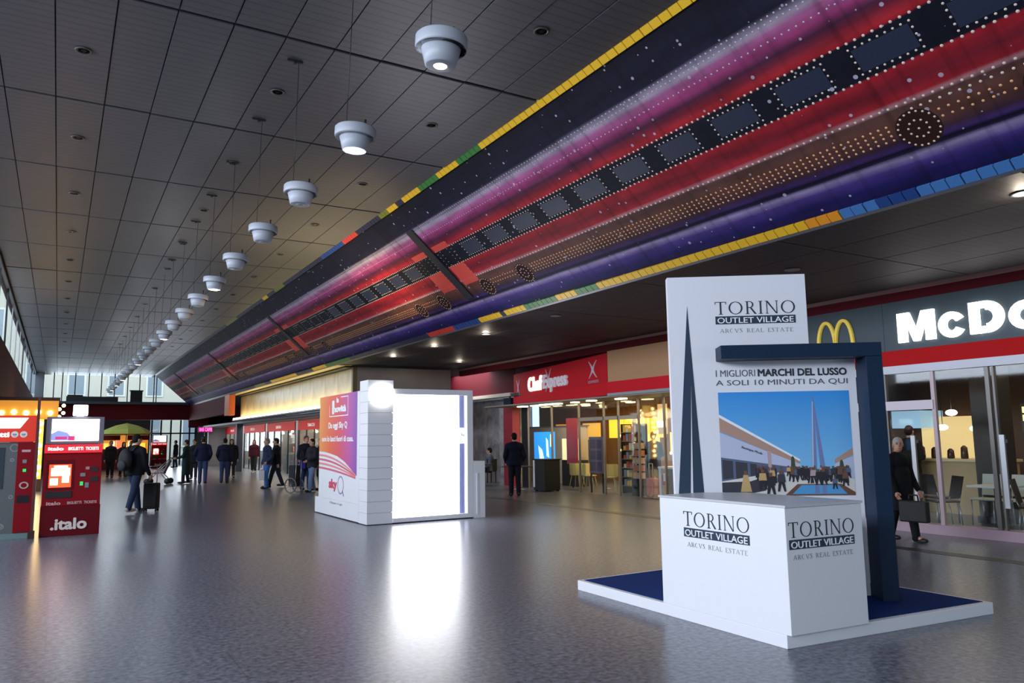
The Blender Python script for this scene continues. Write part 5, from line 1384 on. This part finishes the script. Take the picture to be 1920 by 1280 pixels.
def person(label, loc, rz, h=1.75, coat='1c2030', trousers='20242e', hair='2a211c', stride=0.0, hem=0.86, arms=('down', 'down'), yaw=0.0,
           vox=0.018, shoes='1a1715', hat=None, sit=False, wide=1.0, lean=0.0, longhair=False, skin=None, collar=None):
    t = thing('person', label, 'person', loc, rz)
    t.scale = (h/1.75,)*3
    SK = skin or SKIN
    dz = -0.47 if sit else 0.0
    hip = Vector((0, 0, 0.95+dz)); lean_v = Vector((0, lean, 0))
    sh = [Vector((0.178*wide*s, 0.0, 1.385+dz))+lean_v for s in (-1, 1)]
    hp = [Vector((0.09*s, 0, 0.93+dz)) for s in (-1, 1)]
    kn, an = [], []
    for i, s in enumerate((-1, 1)):
        d = stride*(1 if s < 0 else -1)
        if sit: kn.append(Vector((0.11*s, 0.43, 0.49))); an.append(Vector((0.11*s, 0.42+0.06*s, 0.09)))
        else:
            kn.append(Vector((0.095*s, d*0.52+0.03, 0.50))); an.append(Vector((0.10*s, d, 0.09+max(0, -d)*0.18)))
    el, wr = [], []
    for i, s in enumerate((-1, 1)):
        a = arms[i]; S = sh[i]; sw = stride*0.45*(-1 if s < 0 else 1)
        if a == 'down': E_ = S+Vector((0.055*s, sw*0.4-0.02, -0.29)); W_ = S+Vector((0.06*s, sw+0.05, -0.54))
        elif a == 'pocket': E_ = S+Vector((0.075*s, -0.07, -0.28)); W_ = S+Vector((0.02*s, 0.10, -0.46))
        elif a == 'push': E_ = S+Vector((0.05*s, 0.06, -0.28)); W_ = S+Vector((0.0, 0.32, -0.36))
        elif a == 'front': E_ = S+Vector((0.06*s, 0.02, -0.28)); W_ = S+Vector((-0.09*s, 0.25, -0.22))
        elif a == 'carry': E_ = S+Vector((0.05*s, 0.04, -0.29)); W_ = S+Vector((0.05*s, 0.16, -0.53))
        else: E_ = S+Vector((0.05*s, 0.0, -0.29)); W_ = S+Vector((0.05*s, 0.2, -0.40))
        el.append(E_); wr.append(W_)
    hc = Vector((0, 0.025, 1.625+dz))+lean_v*1.15
    RH = Matrix.Rotation(yaw, 3, 'Z')
    # body, one continuous surface
    b = MB()
    b.ell(hip+Vector((0, 0, 0.02)), (0.155*wide, 0.105, 0.13), 14); b.ell(hip+Vector((0, 0, 0.2))+lean_v*0.4, (0.14*wide, 0.10, 0.17), 14)
    b.ell(hip+Vector((0, 0, 0.37))+lean_v*0.8, (0.165*wide, 0.115, 0.17), 14)
    for i in (0, 1):
        b.limb(sh[i], el[i], 0.05, 0.042); b.limb(el[i], wr[i], 0.042, 0.028)
        b.limb(hp[i], kn[i], 0.078, 0.055); b.limb(kn[i], an[i], 0.055, 0.038)
        b.limb(an[i], an[i]+Vector((0.01*(1 if i else -1), 0.13, -0.05)), 0.04, 0.032)
        hd = (wr[i]-el[i]).normalized()
        b.ell(wr[i]+hd*0.055, (0.04, 0.034, 0.05), 10)
    b.limb(Vector((0, -0.01, 1.40+dz))+lean_v, hc+Vector((0, -0.02, -0.06)), 0.062, 0.054)
    b.limb(sh[0], sh[1], 0.06, 0.06)
    b.ell(hc+Vector((0, 0, 0.02)), (0.076, 0.095, 0.105), 16); b.ell(hc+RH @ Vector((0, 0.03, -0.055)), (0.058, 0.065, 0.07), 14)
    body = remesh(b, 'body', SK, t, min(vox, 0.018), 3)
    f = MB()
    def hp_(x, y, z): return hc+RH @ Vector((x, y, z))
    f.ell(hp_(0, 0.102, -0.012), (0.013, 0.02, 0.026), 8, 0, RH)
    for s in (-1, 1):
        f.ell(hp_(0.03*s, 0.088, 0.015), (0.012, 0.008, 0.008), 8, 1, RH)
        f.ell(hp_(0.078*s, 0.0, -0.005), (0.012, 0.022, 0.032), 8, 0, RH)
        f.ell(hp_(0.03*s, 0.09, 0.036), (0.017, 0.007, 0.005), 8, 1, RH)
    f.ell(hp_(0, 0.088, -0.062), (0.024, 0.010, 0.007), 8, 2, RH)
    for i in (0, 1):
        s = 1 if i else -1
        hd = (wr[i]-el[i]).normalized(); side = Vector((0, 1, 0)); side = (side-hd*side.dot(hd)).normalized()
        inn = hd.cross(side).normalized()*(-s)
        p0 = wr[i]+hd*0.075
        for q, L in zip((-0.027, -0.009, 0.009, 0.027), (0.058, 0.07, 0.075, 0.068)):
            a0 = p0+side*q; a1 = a0+hd*L*0.55+inn*0.004; a2 = a1+hd*L*0.35+inn*L*0.35
            f.cone(a0, a1, 0.0095, 0.009, 6); f.cone(a1, a2, 0.009, 0.007, 6); f.ell(a2, (0.007,)*3, 6)
        a0 = wr[i]+hd*0.03+side*0.03; a1 = a0+side*0.025+hd*0.03+inn*0.01; a2 = a1+hd*0.028
        f.cone(a0, a1, 0.012, 0.010, 6); f.cone(a1, a2, 0.010, 0.008, 6)
    join_mb(body, f, [SK, EYE, LIP])
    # coat
    c = MB(); cz = hip.z
    c.ell(hip+Vector((0, 0.0, 0.40))+lean_v*0.8, (0.205*wide, 0.15, 0.16), 16); c.ell(hip+Vector((0, 0.0, 0.2))+lean_v*0.4, (0.19*wide, 0.145, 0.2), 16)
    c.ell(hip+Vector((0, 0, 0.06)), (0.195*wide, 0.15, 0.14), 16)
    hz = hem+dz if not sit else 0.42
    prof = [(0.0, hz), (0.185, hz), (0.19, (hz+cz)/2), (0.18, cz+0.1), (0.17, cz+0.25), (0.0, cz+0.3)]
    c.lathe(prof, 18, (0, 0, 0), sx=1.08*wide, sy=0.80+min(0.25, abs(stride)*0.5) if hem < 0.75 else 0.82)
    c.limb(sh[0], sh[1], 0.070, 0.070)
    for i in (0, 1): c.limb(Vector((0, -0.01, 1.455+dz))+lean_v, sh[i], 0.075, 0.078)
    for i in (0, 1):
        c.limb(sh[i], el[i], 0.072, 0.060); c.limb(el[i], el[i]+(wr[i]-el[i])*0.95, 0.060, 0.046)
    c.lathe([(0.0, 1.38+dz), (0.085, 1.38+dz), (0.075, 1.50+dz), (0.0, 1.50+dz)], 14, lean_v)
    remesh(c, 'coat', mat('coat '+coat, coat, 0.8, noise=0.12, nscale=12, spec=0.2), t, vox, 5)
    # trousers
    p = MB(); p.ell(hip+Vector((0, 0, 0.0)), (0.165*wide, 0.125, 0.11), 14)
    for i in (0, 1):
        p.limb(hp[i], kn[i], 0.105, 0.082); p.limb(kn[i], an[i]+Vector((0, 0, -0.02)), 0.080, 0.066)
    remesh(p, 'trousers', mat('trousers '+trousers, trousers, 0.8, noise=0.12, nscale=14, spec=0.2), t, vox, 4)
    for i in (0, 1):
        s_ = MB(); s = 1 if i else -1; z0 = an[i].z-0.09
        s_.ell((an[i].x, an[i].y-0.01, z0+0.06), (0.05, 0.075, 0.055), 12); s_.ell((an[i].x+0.012*s, an[i].y+0.12, z0+0.042), (0.048, 0.09, 0.040), 12)
        s_.ell((an[i].x+0.006*s, an[i].y+0.06, z0+0.022), (0.05, 0.14, 0.022), 12)
        s_.build('shoe', mat('shoe '+shoes, shoes, 0.5), t)
    # hair
    hm = mat('hair '+hair, hair, 0.75, spec=0.2)
    hb = MB()
    hb.ell(hp_(0, -0.014, 0.042), (0.084, 0.098, 0.094), 16, 0, RH)
    hb.ell(hp_(0, -0.045, 0.0), (0.08, 0.072, 0.085), 14, 0, RH)
    if longhair:
        hb.ell(hp_(0, -0.05, -0.07), (0.088, 0.06, 0.13), 14, 0, RH)
        for s in (-1, 1): hb.ell(hp_(0.07*s, 0.0, -0.05), (0.025, 0.045, 0.11), 10, 0, RH)
    remesh(hb, 'hair', hm, t, 0.014, 2)
    if hat:
        ht = MB(); ht.ell(hp_(0, -0.005, 0.065), (0.092, 0.108, 0.085), 16, 0, RH); ht.ell(hp_(0, 0.07, 0.05), (0.075, 0.08, 0.014), 12, 0, RH)
        ht.build('cap', mat('cap '+hat, hat, 0.7), t)
    if collar:
        k = MB(); k.ell(Vector((0, 0.075, 1.36+dz))+lean_v, (0.045, 0.06, 0.10), 10); k.build('shirt', mat('shirt '+collar, collar, 0.7), t)
    return t

V = math.radians
# man with backpack beside the suitcase
person('man in black jacket and jeans standing beside a black suitcase with a backpack', (1.57, 19.85, 0), V(-50), 1.80, '14161c', '2a3550', '16130f', 0.24, 0.84, ('pocket', 'down'), yaw=-0.3, shoes='b9b3ae', wide=1.17, vox=0.016)
bk = thing('backpack', 'black backpack worn by the man beside the suitcase', 'backpack', (1.57, 19.85, 0), V(-50))
mb = MB(); mb.ell((0, -0.29, 1.22), (0.17, 0.12, 0.26), 16); mb.build('main_pouch', mat('backpack black', '17191f', 0.7), bk)
MB().ell((0, -0.39, 1.10), (0.12, 0.05, 0.13), 12).build('front_pocket', mat('backpack grey', '272a33', 0.7), bk)
for s in (-1, 1): MB().tube([(0.09*s, -0.20, 1.42), (0.115*s, -0.06, 1.54), (0.12*s, 0.12, 1.45), (0.13*s, 0.13, 1.2), (0.13*s, -0.1, 1.02)], 0.018).build('strap', mat('backpack black', '17191f'), bk)
def suitcase(label, x, y, rz, m, h=0.62, w=0.2, dd=0.13):
    t = thing('suitcase', label, 'suitcase', (x, y, 0), rz)
    MB().box(-w, w, -dd, dd, 0.06, h).build('shell', m, t, bevel=0.03)
    MB().box(-w*0.8, w*0.8, -dd-0.015, -dd, 0.12, h*0.55).build('front_pocket', m, t, bevel=0.005)
    MB().tube([(-0.09, 0.05, h), (-0.09, 0.05, h+0.38), (0.09, 0.05, h+0.38), (0.09, 0.05, h)], 0.011).build('handle', STEEL, t)
    for sx in (-1, 1):
        for sy in (-1, 1): MB().cone((sx*w*0.8-0.015, sy*dd*0.7, 0.035), (sx*w*0.8+0.015, sy*dd*0.7, 0.035), 0.035, 0.035, 10).build('wheel', BLACK, t)
    return t
suitcase('black upright suitcase behind the man in the black jacket', 1.97, 20.1, V(-20), mat('case black', '101216', 0.7), 0.66, 0.16)
# group on the left near the stall
person('person in dark brown coat standing left of the pair by the market stall', (2.18, 41.0, 0), V(170), 1.72, '2a2024', '1e2220', '4a3628', 0.06, 0.7, vox=0.024)
person('person in dark red coat standing right of the pair by the market stall', (2.75, 41.6, 0), V(200), 1.66, '43202a', '22252a', '2a1d18', 0.05, 0.72, vox=0.024, longhair=True)
person('person in crimson jacket standing behind the man with the backpack', (3.25, 44.0, 0), V(150), 1.7, '8c2436', '22252c', '2a2420', 0.0, 0.8, vox=0.024)
# person with stroller
person('person in dark green coat and long dark skirt pushing a stroller', (4.38, 32.6, 0), V(70), 1.70, '173236', '2c2230', '3a2a26', 0.08, 0.34, ('push', 'push'), vox=0.022, wide=1.2)
sr = thing('stroller', 'grey baby stroller pushed by the person in the green coat', 'stroller', (3.45, 32.95, 0), V(70))
MB().tube([(-0.22, -0.45, 1.0), (-0.22, 0.35, 0.2)], 0.016).build('side_tube', STEEL, sr); MB().tube([(0.22, -0.45, 1.0), (0.22, 0.35, 0.2)], 0.016).build('side_tube', STEEL, sr)
MB().tube([(-0.22, -0.45, 1.0), (0.22, -0.45, 1.0)], 0.02).build('push_bar', BLACK, sr)
MB().tube([(-0.22, 0.0, 0.55), (-0.22, -0.38, 0.12)], 0.016).build('rear_tube', STEEL, sr); MB().tube([(0.22, 0.0, 0.55), (0.22, -0.38, 0.12)], 0.016).build('rear_tube', STEEL, sr)
mb = MB(); mb.box(-0.19, 0.19, -0.22, 0.22, 0.40, 0.45); mb.add([(-0.19, -0.22, 0.45), (0.19, -0.22, 0.45), (0.19, -0.42, 0.9), (-0.19, -0.42, 0.9), (-0.19, -0.18, 0.45), (0.19, -0.18, 0.45), (0.19, -0.38, 0.9), (-0.19, -0.38, 0.9)], [(0, 1, 2, 3), (7, 6, 5, 4), (0, 4, 5, 1), (2, 6, 7, 3), (1, 5, 6, 2), (0, 3, 7, 4)])
mb.build('seat', mat('stroller cloth', '8a8490', 0.8), sr)
for sx in (-0.24, 0.24):
    for y in (-0.38, 0.36): MB().cone((sx-0.02, y, 0.115), (sx+0.02, y, 0.115), 0.115, 0.115, 16).build('wheel', BLACK, sr)
# two men walking away and neighbours
person('man in navy jacket and jeans, left of the two men walking side by side', (4.86, 31.7, 0), V(-12), 1.80, '1b2140', '39466e', '2a211c', 0.10, 0.86, ('pocket', 'pocket'), vox=0.022, wide=1.17, hat='20242e')
person('man in dark navy jacket and jeans, right of the two men walking side by side', (5.62, 31.5, 0), V(-12), 1.74, '1a1e36', '333f66', '1e1814', -0.10, 0.86, ('pocket', 'down'), vox=0.022, wide=1.17)
person('person in dark coat standing behind the two men in jeans', (5.15, 36.0, 0), V(160), 1.72, '23242e', '2c3038', '2a2420', 0.05, 0.7, vox=0.024)
person('woman in long black padded coat walking towards the camera', (6.76, 36.3, 0), V(172), 1.72, '1a1a26', '20212b', '221a18', 0.13, 0.55, ('down', 'down'), vox=0.022, wide=1.17, longhair=True)
person('person in maroon jacket walking far off before the lit shops', (8.85, 41.5, 0), V(160), 1.68, '4c1a2c', '2a3232', '2a1c1c', 0.12, 0.84, vox=0.024, shoes='d8d4d0', longhair=True)
# walking pair
person('man in dark blue jacket and bright blue jeans walking past the lit shops', (6.20, 27.0, 0), V(100), 1.70, '28304a', '3f6ba8', '8a7a6c', 0.06, 0.84, ('pocket', 'down'), vox=0.02, wide=1.17, shoes='2a2a34')
person('person in black coat with dark trousers walking right behind the man in blue jeans', (6.58, 27.3, 0), V(80), 1.70, '181a24', '262a38', '2a1f1a', 0.24, 0.74, ('down', 'down'), vox=0.022)
wb = thing('carrier_bag', 'small white carrier bag held by the man in bright blue jeans', 'bag', (5.97, 26.8, 0.62))
MB().box(-0.10, 0.10, -0.04, 0.04, -0.32, 0.0).build('bag_body', WHITE, wb, bevel=0.015); MB().tube([(-0.06, 0, 0), (-0.04, 0, 0.12), (0.04, 0, 0.12), (0.06, 0, 0)], 0.006).build('handle', WHITE, wb)
# cluster left of the booth
person('person in dark jacket with blue bag standing left of the white booth', (7.05, 25.3, 0), V(190), 1.76, '1d1f2e', '2b3860', '6a3a3a', 0.05, 0.80, ('front', 'down'), vox=0.02, wide=1.17)
person('person in grey jacket and pale jeans standing half behind the white booth', (6.98, 24.3, 0), V(110), 1.66, '26282e', '6f88ae', '241c1a', 0.16, 0.78, ('push', 'push'), vox=0.02, wide=1.05)
person('person in black coat mostly hidden behind the left edge of the white booth', (7.45, 24.9, 0), V(60), 1.70, '16171d', '1c1d24', '1e1a18', 0.0, 0.45, vox=0.024, wide=1.15)
bb = thing('shoulder_bag', 'blue shoulder bag of the person left of the white booth', 'bag', (6.86, 25.0, 0.93)); MB().box(-0.10, 0.10, -0.05, 0.05, -0.24, 0.0).build('bag_body', mat('bag blue', '2c2f8c', 0.6), bb, bevel=0.02)
MB().tube([(-0.09, 0, 0), (-0.02, 0.05, 0.42), (0.09, 0, 0)], 0.009).build('strap', BLACK, bb)
tr = thing('shopping_trolley', 'two wheeled trolley bag with big round wheels beside the pale jeans', 'trolley', (6.36, 24.05, 0), V(35))
for s in (-1, 1):
    w_ = MB(); 
    for i in range(20):
        a, b2 = 2*PI*i/20, 2*PI*(i+1)/20
        w_.cone((0.17*s, 0.22*math.cos(a), 0.24+0.22*math.sin(a)), (0.17*s, 0.22*math.cos(b2), 0.24+0.22*math.sin(b2)), 0.02, 0.02, 6)
    for i in range(6):
        a = PI*i/6
        w_.cone((0.17*s, 0.21*math.cos(a), 0.24+0.21*math.sin(a)), (0.17*s, -0.21*math.cos(a), 0.24-0.21*math.sin(a)), 0.006, 0.006, 5)
    w_.build('wheel', mat('wheel rim grey', '77787c', 0.4, 0.5), tr)
MB().cone((-0.19, 0, 0.24), (0.19, 0, 0.24), 0.014, 0.014, 8).build('axle', STEEL, tr)
MB().box(-0.14, 0.14, -0.12, 0.12, 0.2, 0.85).build('bag_body', mat('case black', '16181d'), tr, bevel=0.03)
MB().tube([(-0.12, -0.13, 0.2), (-0.12, -0.17, 1.0), (0.12, -0.17, 1.0), (0.12, -0.13, 0.2)], 0.012).build('handle', STEEL, tr)
# man seen from behind in front of the cafe
person('man in navy jacket seen from behind, standing in front of the cafe', (10.97, 18.45, 0), V(-22), 1.74, '171c30', '1a1d2c', '14110f', 0.03, 0.84, ('pocket', 'pocket'), vox=0.016, wide=1.17)
# old man in black overcoat with briefcase
person('grey haired old man in long black overcoat carrying a briefcase', (10.86, 7.02, 0), V(180-8), 1.53, '15151a', '17171c', 'a9a5a2', 0.17, 0.52, ('carry', 'down'), yaw=-0.75, vox=0.013, wide=1.05, skin=mat('skin rosy', 'c08a76', 0.55), collar='8c93b8')
bc = thing('briefcase', 'black leather briefcase carried by the old man', 'briefcase', (10.60, 6.66, 0), V(94))
MB().box(-0.20, 0.20, -0.055, 0.055, 0.33, 0.63).build('case_body', mat('leather black', '09090b', 0.6), bc, bevel=0.02)
MB().tube([(-0.07, 0, 0.63), (-0.06, 0, 0.71), (0.06, 0, 0.71), (0.07, 0, 0.63)], 0.011).build('handle', mat('leather black', '121114'), bc)
MB().box(-0.03, 0.03, -0.062, -0.055, 0.52, 0.56).build('clasp', STEEL, bc)
# cafe guests
s1 = thing('cafe_stool', 'dark chair of the person sitting before the marble wall', 'chair', (13.55, 24.6, 0)); MB().box(-0.2, 0.2, -0.2, 0.2, 0.40, 0.44).build('seat', BLACK, s1)
for x in (-0.17, 0.17):
    for y in (-0.17, 0.17): MB().box(x-0.015, x+0.015, y-0.015, y+0.015, 0, 0.40).build('leg', BLACK, s1)
MB().box(-0.2, 0.2, -0.22, -0.19, 0.44, 0.85).build('backrest', BLACK, s1)
person('person in grey blue jacket sitting at a table before the marble wall', (13.55, 24.55, 0), V(60), 1.72, '5a6478', '26262c', '1c1816', 0, 0.86, ('front', 'front'), vox=0.022, sit=True)
person('dark dressed person standing inside the cafe at the warm counter', (14.2, 16.35, 0), V(-60), 1.72, '241c1a', '1c1a1a', '17120f', 0.04, 0.7, ('front', 'front'), vox=0.022)
sw = thing('sweet_rack', 'narrow display of floral packets inside the cafe', 'rack', (13.65, 16.35, 0))
for z in range(5):
    MB().box(-0.12, 0.12, -0.17, 0.17, 0.45+z*0.2, 0.46+z*0.2).build('shelf', DARKM, sw); MB().box(-0.1, 0.1, -0.15, 0.13, 0.46+z*0.2, 0.62+z*0.2).build('packet', mat('floral '+str(z % 2), ('d0a88c', 'c8785c')[z % 2], 0.6, noise=0.6, nscale=25), sw)
MB().box(-0.12, -0.1, -0.17, 0.17, 0, 0.45).box(0.1, 0.12, -0.17, 0.17, 0, 0.45).build('legs', DARKM, sw)
suitcase('bright pink suitcase standing inside the cafe glass', 13.5, 15.62, V(80), mat('case pink', 'b02a5c', 0.45), 0.5, 0.16, 0.11)
pb = thing('pink_bag', 'pink and white bag hanging under the white cafe counter', 'bag', (13.40, 15.02, 0.35)); MB().box(-0.03, 0.03, -0.13, 0.1, 0, 0.26).build('bag_body', mat('bag pink', 'a83a5c', 0.6), pb, bevel=0.01); MB().box(-0.04, -0.03, -0.05, 0.03, 0.1, 0.3).build('tag', WHITE, pb)
# far figures by the glazed doors
person('person in dark coat bending at the far ticket machine by the doors', (6.55, 53.6, 0), V(60), 1.74, '1c2234', '24304c', '1c1816', 0.05, 0.8, vox=0.03)
person('person in black coat inside the restaurant at the counter', (14.9, 9.35, 0), V(-90), 1.74, '221a1c', '1c1a1c', '17120f', 0.0, 0.7, ('front', 'front'), vox=0.022)
